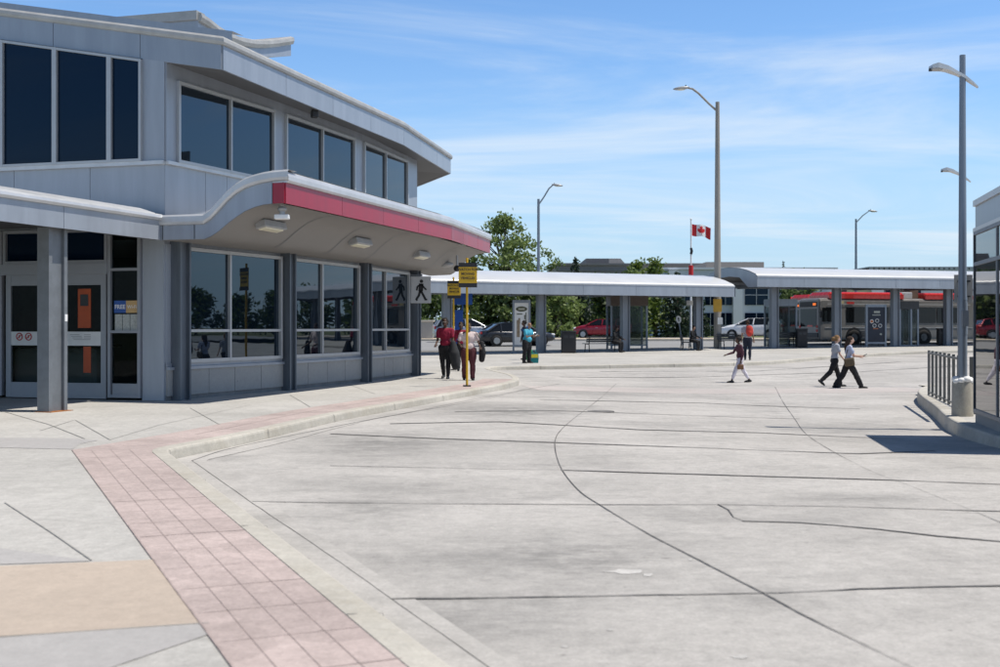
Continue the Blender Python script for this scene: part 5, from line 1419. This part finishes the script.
def person(loc, rz, h, label, skin, top, bottom, shoes, hair, legs, arms, lean=0, width=1.0, sleeves='short', hairlen='short', turn=0, seated=False, group=None, belly=0, wide_leg=0, ankle_bare=False):
    """legs: ((hip, knee) left, right) degrees forward; arms: ((pitch, out, elbow) left, right); local +Y is forward"""
    s = h/1.76; r = thing('person', loc, label, 'person', rz, group)
    ln = R(lean)
    J = {}
    J['pel'] = Vector((0, 0, 0))
    def up(d, f=0): return Vector((0, math.sin(ln)*d+f*math.cos(ln), math.cos(ln)*d))
    J['waist'] = up(.14); J['chest'] = up(.36, .0); J['neck'] = up(.53); J['head'] = up(.70, .035)
    for sd, (hp, kn), (ap, ao, el) in zip((-1, 1), legs, arms):
        k = 'L' if sd < 0 else 'R'
        J['hip'+k] = Vector((sd*.095*width, 0, -.03))
        a, b = R(hp), R(hp-kn)
        J['knee'+k] = J['hip'+k]+Vector((sd*.01, math.sin(a), -math.cos(a)))*.43
        J['ank'+k] = J['knee'+k]+Vector((0, math.sin(b), -math.cos(b)))*.42
        J['sho'+k] = up(.475)+Vector((sd*.185*width, 0, 0))
        p, o = R(ap), R(ao)
        d1_ = Vector((sd*math.sin(o), math.sin(p)*math.cos(o), -math.cos(p)*math.cos(o)))
        J['elb'+k] = J['sho'+k]+d1_*.29
        p2 = R(ap+el); o2 = o*(.2 if el > 40 else .8)-(.25 if el > 60 else 0)
        d2_ = Vector((sd*math.sin(o2), math.sin(p2)*math.cos(o2), -math.cos(p2)*math.cos(o2)))
        J['wri'+k] = J['elb'+k]+d2_*.255; J['d2'+k] = d2_
    low = min(J['ankL'].z, J['ankR'].z)-.075
    # foot pitch: toe-off for the trailing foot
    T = lambda p: (p-Vector((0, 0, low)))*s
    B = MB()
    def ch(pts, rad, mb=B): capsule_chain(mb, [T(p) for p in pts], [q*s for q in rad])
    def ell(c, rr, mb, rot=None): mb.sphere(T(c), tuple(q*s for q in rr), 14, 10, 0, rot)
    rl = Matrix.Rotation(-ln, 3, 'X')
    ell(J['pel'], (.155*width, .105+belly*.3, .13), B, rl); ell(J['waist'], (.14*width, .10+belly, .14), B, rl); ell(J['chest'], (.165*width, .11+belly*.3, .20), B, rl)
    ch([J['shoL'], up(.49), J['shoR']], [.058, .075, .058])
    ch([up(.48), J['neck'], J['head']+Vector((0, -.01, -.05))], [.065, .055, .05])
    feet = {'L': MB(), 'R': MB()}; hands = MB()
    for k, sd in (('L', -1), ('R', 1)):
        ch([J['hip'+k], J['hip'+k].lerp(J['knee'+k], .5), J['knee'+k], J['knee'+k].lerp(J['ank'+k], .35), J['ank'+k]], [.094*width, .082*width, .060, .060, .040])
        ch([J['sho'+k], J['sho'+k].lerp(J['elb'+k], .5), J['elb'+k], J['wri'+k]], [.052, .046, .039, .027])
        # palm and five fingers
        d = J['d2'+k]; side = d.cross(Vector((0, 0, 1)) if abs(d.z) < .8 else Vector((0, 1, 0))).normalized(); nrm = side.cross(d).normalized()
        w = J['wri'+k]; ch([w, w+d*.05, w+d*.085], [.026, .032, .030])
        for i, (off, L_) in enumerate(((-.028, .060), (-.010, .072), (.009, .068), (.027, .052))):
            a0 = w+d*.075+side*off; a1 = a0+d*L_*.55; a2 = a1+(d*.75+nrm*-.6)*L_*.5
            hands.tube([T(a0), T(a1), T(a2)], [.0095*s, .0085*s, .006*s], 6)
        a0 = w+d*.03+side*-.028; hands.tube([T(a0), T(a0+side*-.028+d*.03), T(a0+side*-.030+d*.06)], [.011*s, .010*s, .007*s], 6)
        # foot / shoe
        a = J['ank'+k]; rise = max(0, a.z-.075-low); pit = math.atan2(min(rise, .16), .17) if rise > .02 and a.y < 0 else (-.25 if rise > .02 and not seated else 0)
        fr = Matrix.Rotation(-pit, 3, 'X')
        heel = a+fr @ Vector((0, -.055, -.045)); toe = a+fr @ Vector((sd*.015, .17, -.05)); ball = a+fr @ Vector((sd*.01, .10, -.043))
        capsule_chain(feet[k], [T(heel), T(ball), T(toe)], [.044*s, .047*s, .032*s]); capsule_chain(feet[k], [T(a+Vector((0, 0, .0))), T(heel.lerp(ball, .3))], [.045*s, .042*s])
        ch([a, heel.lerp(ball, .4)], [.036, .034])
    # head with face
    hr = Matrix.Rotation(R(turn), 3, 'Z') @ Matrix.Rotation(-ln*.4-.05, 3, 'X'); hc = J['head']
    def hp_(x, y, z): return hc+hr @ Vector((x, y, z))
    ell(hp_(0, -.005, .03), (.076, .095, .10), B, hr); ell(hp_(0, .025, -.045), (.056, .068, .065), B, hr)
    ch([hp_(0, .088, .02), hp_(0, .108, -.012)], [.012, .016])
    for sd in (-1, 1): ell(hp_(sd*.078, -.005, -.005), (.012, .022, .032), B, hr)
    body = remeshed(B, .019*s, 2)
    body._merge(hands, None, 0)
    for sd in (-1, 1): q = MB(); q.sphere(T(hp_(sd*.03, .083, .018)), .011*s, 8, 6); body._merge(q, None, 1)
    q = MB(); q.sphere(T(hp_(0, .088, -.055)), (.024*s, .010*s, .008*s), 8, 6); body._merge(q, None, 2)
    body.build('body', [SKIN[skin], EYE, LIP], r, True)
    # clothes
    t = MB()
    t.sphere(T(J['waist']+Vector((0, 0, -.04))), (.158*width*s, (.122+belly)*s, .17*s), 14, 10, 0, rl); t.sphere(T(J['chest']), (.182*width*s, (.127+belly*.4)*s, .205*s), 14, 10, 0, rl)
    capsule_chain(t, [T(J['shoL']), T(up(.48)), T(J['shoR'])], [.068*s, .082*s, .068*s])
    for k in 'LR':
        if sleeves == 'long': capsule_chain(t, [T(J['sho'+k]), T(J['elb'+k]), T(J['elb'+k].lerp(J['wri'+k], .9))], [.066*s, .052*s, .040*s])
        elif sleeves == 'short': capsule_chain(t, [T(J['sho'+k]), T(J['sho'+k].lerp(J['elb'+k], .62))], [.068*s, .062*s])
    remeshed(t, .02*s, 3, .014*s).build('shirt', top, r, True)
    t = MB(); t.sphere(T(J['pel']+Vector((0, 0, -.02))), (.170*width*s, (.122+belly*.4)*s, .14*s), 14, 10)
    for k in 'LR':
        e = .96 if not ankle_bare else .82
        capsule_chain(t, [T(J['hip'+k]), T(J['hip'+k].lerp(J['knee'+k], .5)), T(J['knee'+k]), T(J['knee'+k].lerp(J['ank'+k], .4)), T(J['knee'+k].lerp(J['ank'+k], e))], [(.110*width)*s, (.100*width+wide_leg*.3)*s, (.076+wide_leg*.6)*s, (.073+wide_leg*.8)*s, (.054+wide_leg)*s])
    remeshed(t, .02*s, 3, .013*s).build('trousers', bottom, r, True)
    for fm in feet.values(): remeshed(fm, .013*s, 2).build('shoe', shoes, r, True)
    hm = MB()
    if hairlen != 'bald':
        hm.sphere(T(hp_(0, -.022, .045)), (.088*s, .098*s, .098*s), 14, 10, 0, hr)
        for sd in (-1, 1): hm.sphere(T(hp_(sd*.06, -.04, -.01)), (.03*s, .055*s, .07*s), 10, 8)
        if hairlen == 'long': capsule_chain(hm, [T(hp_(0, -.06, .04)), T(hp_(0, -.105, -.10)), T(hp_(-.01, -.135, -.24)), T(hp_(-.01, -.13, -.38))], [.088*s, .082*s, .066*s, .03*s])
        if hairlen == 'bun': hm.sphere(T(hp_(0, -.135, -.01)), (.075*s, .075*s, .08*s)); 
        if hairlen == 'curly':
            rn = random.Random(4)
            for _ in range(16): hm.sphere(T(hp_(rn.uniform(-.08, .08), rn.uniform(-.11, .02), rn.uniform(-.02, .11))), .045*s, 8, 6)
        remeshed(hm, .016*s, 1).build('hair', hair, r, True)
    r['_j'] = 0; del r['_j']
    return r, {k: T(v) if k[:2] != 'd2' else v for k, v in J.items()}, s
def wpt(rz, loc, p): return Vector(loc)+Matrix.Rotation(rz, 3, 'Z') @ p
HB = cloth('hair_black', (.012, .010, .009), .3); HD = cloth('hair_brown', (.035, .02, .012), .3); HBl = cloth('hair_blonde', (.20, .115, .05), .3)
BK = cloth('cloth_black', (.014, .014, .016)); NV = cloth('cloth_navy', (.016, .02, .035)); SH = mat('shoe_black', (.015, .015, .015), .5, 0, .2)
def on_walk(px, py): return GZ(px, py, hwalk)
def on_road(px, py): return GZ(px, py, hroad)
# walking toward the camera: RZ pi = facing the camera
l = on_walk(445.5, 378.6)
p1_, J1, s1 = person(l, math.pi-.15, 1.82, 'person in a red top and black leggings carrying a dark coat, under the canopy tip', 'dark', cloth('top_red', (.24, .010, .035)), BK, SH, HB, ((14, 4), (-12, 12)), ((8, 6, 20), (10, 5, 50)), 2, 1.05, 'short', 'curly')
k = thing('coat', l, 'dark grey coat hanging over the arm of the person in the red top', 'coat', math.pi-.15)
m = MB(); w_ = J1['wriL'].lerp(J1['elbL'], .4); capsule_chain(m, [w_+Vector((-.02, .04, .05)), w_+Vector((-.05, .05, -.25)), w_+Vector((-.10, .03, -.62))], [.09, .17, .14])
remeshed(m, .03, 2).build('cloth', cloth('coat_grey', (.028, .03, .033), .3), k, True)
l = on_walk(468.5, 380.2)
p2_, J2, s2 = person(l, math.pi+.1, 1.66, 'person in a pale top and maroon trousers behind the yellow pole, carrying dark bags', 'dark', cloth('top_pale', (.62, .52, .50)), cloth('trousers_maroon', (.085, .022, .028)), SH, HB, ((6, 2), (-5, 6)), ((6, 18, 55), (4, 16, 70)), 1, 1.25, 'short', 'short', 0, False, None, .02, .02)
k = thing('handbag', l, 'dark shoulder bag and jacket hanging from the arm of the person in maroon trousers', 'bag', math.pi+.1)
m = MB(); w_ = J2['elbL']; capsule_chain(m, [w_+Vector((-.07, .06, .0)), w_+Vector((-.10, .05, -.3)), w_+Vector((-.08, .04, -.48))], [.075, .11, .09]); remeshed(m, .025, 2).build('bag', BK, k, True)
m = MB(); m.tube([J2['shoL']+Vector((0, .09, .05)), J2['shoL'].lerp(J2['elbL'], .6)+Vector((-.06, .08, 0)), w_+Vector((-.08, .06, -.05))], .014, 6); m.build('strap', BK, k, True)
l = on_walk(461, 371.2)
person(l, math.pi, 1.72, 'person in a red jacket mostly hidden behind the two yellow poles', 'dark', MATS['top_red'], BK, SH, HB, ((8, 2), (-8, 8)), ((6, 8, 10), (6, 8, 10)), 0, .9, 'long', 'short')
# blue-shirted man looking at a phone
l = on_walk(527, 363.2)
p3_, J3, s3 = person(l, math.pi+.95, 1.70, 'heavy man in a bright blue T-shirt looking down at his phone', 'tan', cloth('shirt_blue', (.06, .36, .50)), BK, SH, HD, ((3, 3), (-3, 4)), ((20, 4, 80), (20, 4, 85)), 8, 1.30, 'short', 'bald', 0, False, None, .07, .03)
k = thing('phone', l, 'mobile phone held by the man in the blue T-shirt', 'phone', math.pi+.95)
q = J3['wriL'].lerp(J3['wriR'], .5)+Vector((0, .08, .03)); m = MB(); m.box(q, (.08, .15, .012), rot=Matrix.Rotation(.6, 4, 'X'), bev=.004); m.build('casing', M['offw'], k, True); m = MB(); m.box(q+Vector((0, -.004, .008)), (.068, .13, .004), rot=Matrix.Rotation(.6, 4, 'X')); m.build('screen', M['black'], k, True)
def bag(px, py, w, h, cl, band, lab):
    g_ = on_walk(px, py); k = thing('shopping_bag', (g_.x, g_.y, g_.z), lab, 'bag', .2, 'shopping bags at the feet of the blue-shirted man')
    m = MB(); m.loft([[Vector((x*w/2*f, y*.10*f2, z)) for x, y in ((-1, -1), (1, -1), (1, 1), (-1, 1))] for z, f, f2 in ((0, .92, 1), (h*.5, 1, 1.1), (h, .96, .6))]); m.build('bag', cl, k, True)
    m = MB(); m.box((0, -.108, h*.72), (w*.8, .012, h*.35)); m.build('print', band, k, True)
    for y in (-.05, .05): m = MB(); m.tube([(-w*.22, y, h), (-w*.15, y, h+.14), (w*.15, y, h+.14), (w*.22, y, h)], .010, 6); m.build('handle', cl, k, True)
teal = cloth('bag_teal', (.01, .16, .17)); yel = cloth('bag_yellow', (.55, .45, .03)); grn = cloth('bag_green', (.03, .26, .07))
bag(534, 363.0, .36, .42, teal, yel, 'teal and yellow shopping bag on the ground right of the blue-shirted man'); bag(530.3, 361.6, .30, .40, grn, teal, 'green shopping bag on the ground between the man and the teal bag')
def backpack(l, rz, J, s, mm, lab, mm2=None, dx=0):
    k = thing('backpack', l, lab, 'backpack', rz); c = J['chest']+Vector((dx, -.19*s, -.02)); m = MB()
    m.sphere(c, (.17*s, .12*s, .26*s)); m.sphere(c+Vector((0, -.06*s, -.08*s)), (.13*s, .09*s, .13*s)); remeshed(m, .025, 2).build('pack', mm, k, True)
    if mm2: m = MB(); m.sphere(c+Vector((-.02, -.10*s, -.02)), (.09*s, .075*s, .17*s)); m.build('pocket', mm2, k, True)
    for sd in (-1, 1): m = MB(); m.tube([c+Vector((sd*.1, .05, .2))*s, J['neck']+Vector((sd*.11, .02, -.04)), J['chest']+Vector((sd*.12, .13*s, .05)), J['waist']+Vector((sd*.15, .02, .08))], .022*s, 6); m.build('strap', mm, k, True)
l = on_walk(524.5, 359.6); rz = math.pi-1.3
_, J4, s4 = person(l, rz, 1.78, 'dark-haired person standing directly behind the blue-shirted man', 'dark', NV, BK, SH, HB, ((2, 2), (-2, 3)), ((5, 6, 10), (5, 6, 10)), 0, .95, 'long', 'curly')
backpack(l, rz, J4, s4, cloth('pack_blue', (.03, .12, .34)), 'blue backpack on the back of the person behind the blue-shirted man')
# seated figures
l = Vector((XA(614.5, 62.6), 62.5, gz(62.6))); person(l, math.pi+ang1+.5, 1.72, 'person in dark clothes sitting at the right end of the bench by the red car', 'dark', BK, BK, SH, HB, ((82, 84), (80, 80)), ((25, 8, 45), (25, 8, 45)), 8, 1.1, 'long', 'short', 0, True)
l = Vector((XA(691.5, 64.6), 64.5, gz(64.6))); person(l, math.pi+.9, 1.72, 'person in dark clothes sitting beside the column under the middle canopy', 'tan', BK, BK, SH, HD, ((80, 84), (80, 80)), ((25, 8, 45), (25, 8, 45)), 8, 1.0, 'long', 'short', 0, True)
# woman in white trousers walking left
l = on_road(740, 382.6); rz = math.pi/2+.12
_, J5, s5 = person(l, rz, 1.60, 'woman in a plum top and white trousers walking left across the bay', 'dark', cloth('top_plum', (.085, .03, .045)), cloth('trousers_white', (.66, .62, .68)), SH, HB, ((27, 6), (-22, 10)), ((-14, 6, 30), (32, 8, 40)), 4, .95, 'long', 'curly', 0, False, None, 0, 0, True)
k = thing('handbag', l, 'small brown handbag hanging at the hip of the woman in white trousers', 'bag', rz)
q = J5['wriL']+Vector((0, .02, -.22)); m = MB(); m.box(q, (.09, .22, .17), bev=.035); m.build('bag', cloth('bag_brown', (.16, .08, .04)), k, True); m = MB(); m.tube([q+Vector((0, -.08, .06)), J5['wriL']+Vector((0, 0, -.05)), q+Vector((0, .08, .06))], .010, 6); m.build('strap', MATS['bag_brown'], k, True)
# man with orange backpack, walking away
l = on_walk(747.5, 360.0); rz = -.25
_, J6, s6 = person(l, rz, 1.80, 'man in a grey T-shirt and dark jeans walking away with an orange backpack', 'tan', cloth('shirt_grey', (.32, .31, .35)), NV, SH, HD, ((6, 3), (-7, 8)), ((5, 8, 12), (5, 8, 12)), 2, 1.05, 'short', 'short')
backpack(l, rz, J6, s6, cloth('pack_orange', (.50, .05, .035)), 'orange-red backpack hung low on the right side of the man in dark jeans', None, .10)

# two women walking right
l = on_road(834.5, 386.8); rz = -math.pi/2+.1
_, J7, s7 = person(l, rz, 1.64, 'blonde woman with tied-back hair in a pale top and black trousers walking right', 'fair', cloth('top_mist', (.36, .39, .44)), BK, SH, HBl, ((20, 4), (-26, 22)), ((-5, 6, 30), (12, 6, 25)), 5, .98, 'short', 'bun', 0, False, None, 0, .01)
l = on_road(848.5, 388.2); rz = -math.pi/2-.1
_, J8, s8 = person(l, rz, 1.66, 'woman with long dark hair, pale blue top and wide black trousers holding a phone', 'fair', cloth('top_sky', (.40, .45, .60)), BK, SH, HD, ((-22, 14), (29, 3)), ((20, 6, 60), (22, 6, 65)), 3, 1.02, 'short', 'long', 0, False, None, 0, .025)
k = thing('shoulder_bag', l, 'olive shoulder bag at the hip of the woman with long dark hair', 'bag', rz)
q = J8['hipR']+Vector((.14, -.02, .02)); m = MB(); m.box(q+Vector((0, 0, .01)), (.11, .31, .25), rot=Matrix.Rotation(.15, 4, 'X'), bev=.045); m.build('bag', cloth('bag_olive', (.10, .075, .045)), k, True)
m = MB(); m.tube([q+Vector((-.01, -.12, .1)), J8['chest']+Vector((.17, -.09, .0)), J8['neck']+Vector((-.05, 0, -.01)), J8['chest']+Vector((.05, .14, 0)), q+Vector((.0, .12, .1))], .013, 6); m.build('strap', MATS['bag_olive'], k, True)
k = thing('phone', l, 'mobile phone in the hand of the woman with long dark hair', 'phone', rz)
q = J8['wriR']+Vector((-.02, .10, .03)); m = MB(); m.box(q, (.07, .14, .012), rot=Matrix.Rotation(.5, 4, 'X'), bev=.004); m.build('casing', M['black'], k, True)
for i, (x, y, h_) in enumerate(((113, 86, 5), (111, 92, 6), (108, 97, 5), (105, 101, 5.5), (102, 106, 6), (98, 111, 5), (94, 115, 5.5), (89, 119, 6), (84, 123, 5))):
    tree('broadleaf_tree', (x, y, gt(y)), h_, h_*.55, 1.4, 'leaf2', 'dark leafy tree beyond the right edge, seen only as a reflection', 80+i, 36, 40, .34, 'trees reflected in the station windows', 1.2, .1)
# ================================================================== CAMERA, LIGHT, SKY
cam = bpy.data.cameras.new('camera'); co = bpy.data.objects.new('camera', cam); col.objects.link(co)
co.location = (0, 0, CZ); co.rotation_euler = (R(90), 0, 0)
cam.sensor_width = 36; cam.lens = 36*F/1000; cam.clip_end = 6000; cam.clip_start = .1
cam.shift_y = -(333.5-HY)/1000
cam.dof.use_dof = True; cam.dof.focus_distance = 24; cam.dof.aperture_fstop = 2.6
sc.camera = co
SUN_EL, SUN_AZ = R(66), R(97)      # azimuth from +Y towards +X
su = bpy.data.lights.new('sun', 'SUN'); su.energy = 4.5; su.angle = R(.53); su.color = (1, .94, .85)
so = bpy.data.objects.new('sun', su); col.objects.link(so)
dirv = Vector((math.sin(SUN_AZ)*math.cos(SUN_EL), math.cos(SUN_AZ)*math.cos(SUN_EL), math.sin(SUN_EL)))
so.rotation_euler = dirv.to_track_quat('Z', 'Y').to_euler(); so.location = (30, 30, 60)
wd = bpy.data.worlds.new('World'); sc.world = wd; wd.use_nodes = True
nt = wd.node_tree; L = nt.links.new; bg = nt.nodes['Background']
sky = nd(nt, 'ShaderNodeTexSky', sky_type='NISHITA', sun_disc=False)
sky.sun_elevation = SUN_EL; sky.sun_rotation = SUN_AZ; sky.air_density = 1.0; sky.dust_density = .4; sky.ozone_density = 1.6; sky.altitude = 100
tc = nd(nt, 'ShaderNodeTexCoord')
sx = nd(nt, 'ShaderNodeSeparateXYZ'); L(tc.outputs['Generated'], sx.inputs[0])
def mth(op, a, b=None):
    n = nd(nt, 'ShaderNodeMath', operation=op)
    for i, v in enumerate((a, b)):
        if v is None: continue
        if isinstance(v, (int, float)): n.inputs[i].default_value = v
        else: L(v, n.inputs[i])
    return n.outputs[0]
den = mth('ADD', mth('MAXIMUM', sx.outputs['Z'], 0.0), .10)
cx = nd(nt, 'ShaderNodeCombineXYZ'); L(mth('DIVIDE', sx.outputs['X'], den), cx.inputs[0]); L(mth('DIVIDE', sx.outputs['Y'], den), cx.inputs[1])
mp = nd(nt, 'ShaderNodeMapping'); L(cx.outputs[0], mp.inputs[0]); mp.inputs['Scale'].default_value = (.55, 1.5, 1); mp.inputs['Rotation'].default_value = (0, 0, R(-16)); mp.inputs['Location'].default_value = (3.4, .7, 0)
n1 = nd(nt, 'ShaderNodeTexNoise', Scale=.7, Detail=10.0, Roughness=.60, Distortion=.9); L(mp.outputs[0], n1.inputs['Vector'])
n2 = nd(nt, 'ShaderNodeTexNoise', Scale=.22, Detail=3.0, Roughness=.5); L(cx.outputs[0], n2.inputs['Vector'])
mr = nd(nt, 'ShaderNodeMapRange', interpolation_type='SMOOTHSTEP'); L(mth('ADD', n1.outputs['Fac'], mth('MULTIPLY', n2.outputs['Fac'], .45)), mr.inputs[0])
mr.inputs[1].default_value = .62; mr.inputs[2].default_value = .98; mr.inputs[3].default_value = 0; mr.inputs[4].default_value = .70
hz = nd(nt, 'ShaderNodeMapRange', interpolation_type='SMOOTHSTEP'); L(sx.outputs['Z'], hz.inputs[0])
hz.inputs[1].default_value = -.02; hz.inputs[2].default_value = .24; hz.inputs[3].default_value = .85; hz.inputs[4].default_value = .0
hm_ = nd(nt, 'ShaderNodeMixRGB'); L(hz.outputs[0], hm_.inputs[0]); hs = nd(nt, 'ShaderNodeHueSaturation'); hs.inputs['Saturation'].default_value = 1.08; hv = nd(nt, 'ShaderNodeMapRange', interpolation_type='SMOOTHSTEP'); L(sx.outputs['Z'], hv.inputs[0]); hv.inputs[1].default_value = .26; hv.inputs[2].default_value = .55; hv.inputs[3].default_value = 1.25; hv.inputs[4].default_value = .55; L(hv.outputs[0], hs.inputs['Value']); gr = nd(nt, 'ShaderNodeMixRGB', blend_type='MULTIPLY'); gr.inputs[0].default_value = 1; L(sky.outputs[0], gr.inputs[1]); gr.inputs[2].default_value = (1.0, 1.14, 1.30, 1); L(gr.outputs[0], hs.inputs['Color']); L(hs.outputs[0], hm_.inputs[1]); hm_.inputs[2].default_value = (4.4, 6.2, 8.1, 1)
cf = nd(nt, 'ShaderNodeMapRange', interpolation_type='SMOOTHSTEP'); L(sx.outputs['Z'], cf.inputs[0]); cf.inputs[1].default_value = .28; cf.inputs[2].default_value = .50; cf.inputs[3].default_value = 1; cf.inputs[4].default_value = .05
mx = nd(nt, 'ShaderNodeMixRGB'); L(mth('MULTIPLY', mr.outputs[0], cf.outputs[0]), mx.inputs[0]); L(hm_.outputs[0], mx.inputs[1]); mx.inputs[2].default_value = (7.4, 8.2, 9.0, 1)
L(mx.outputs[0], bg.inputs[0]); bg.inputs[1].default_value = .10
sc.view_settings.view_transform = 'Standard'; sc.view_settings.look = 'None'; sc.view_settings.gamma = 1; sc.view_settings.use_curve_mapping = False
sc.view_settings.exposure = 0.12
sc.render.resolution_x = 1024; sc.render.resolution_y = 683
sc.render.engine = 'CYCLES'
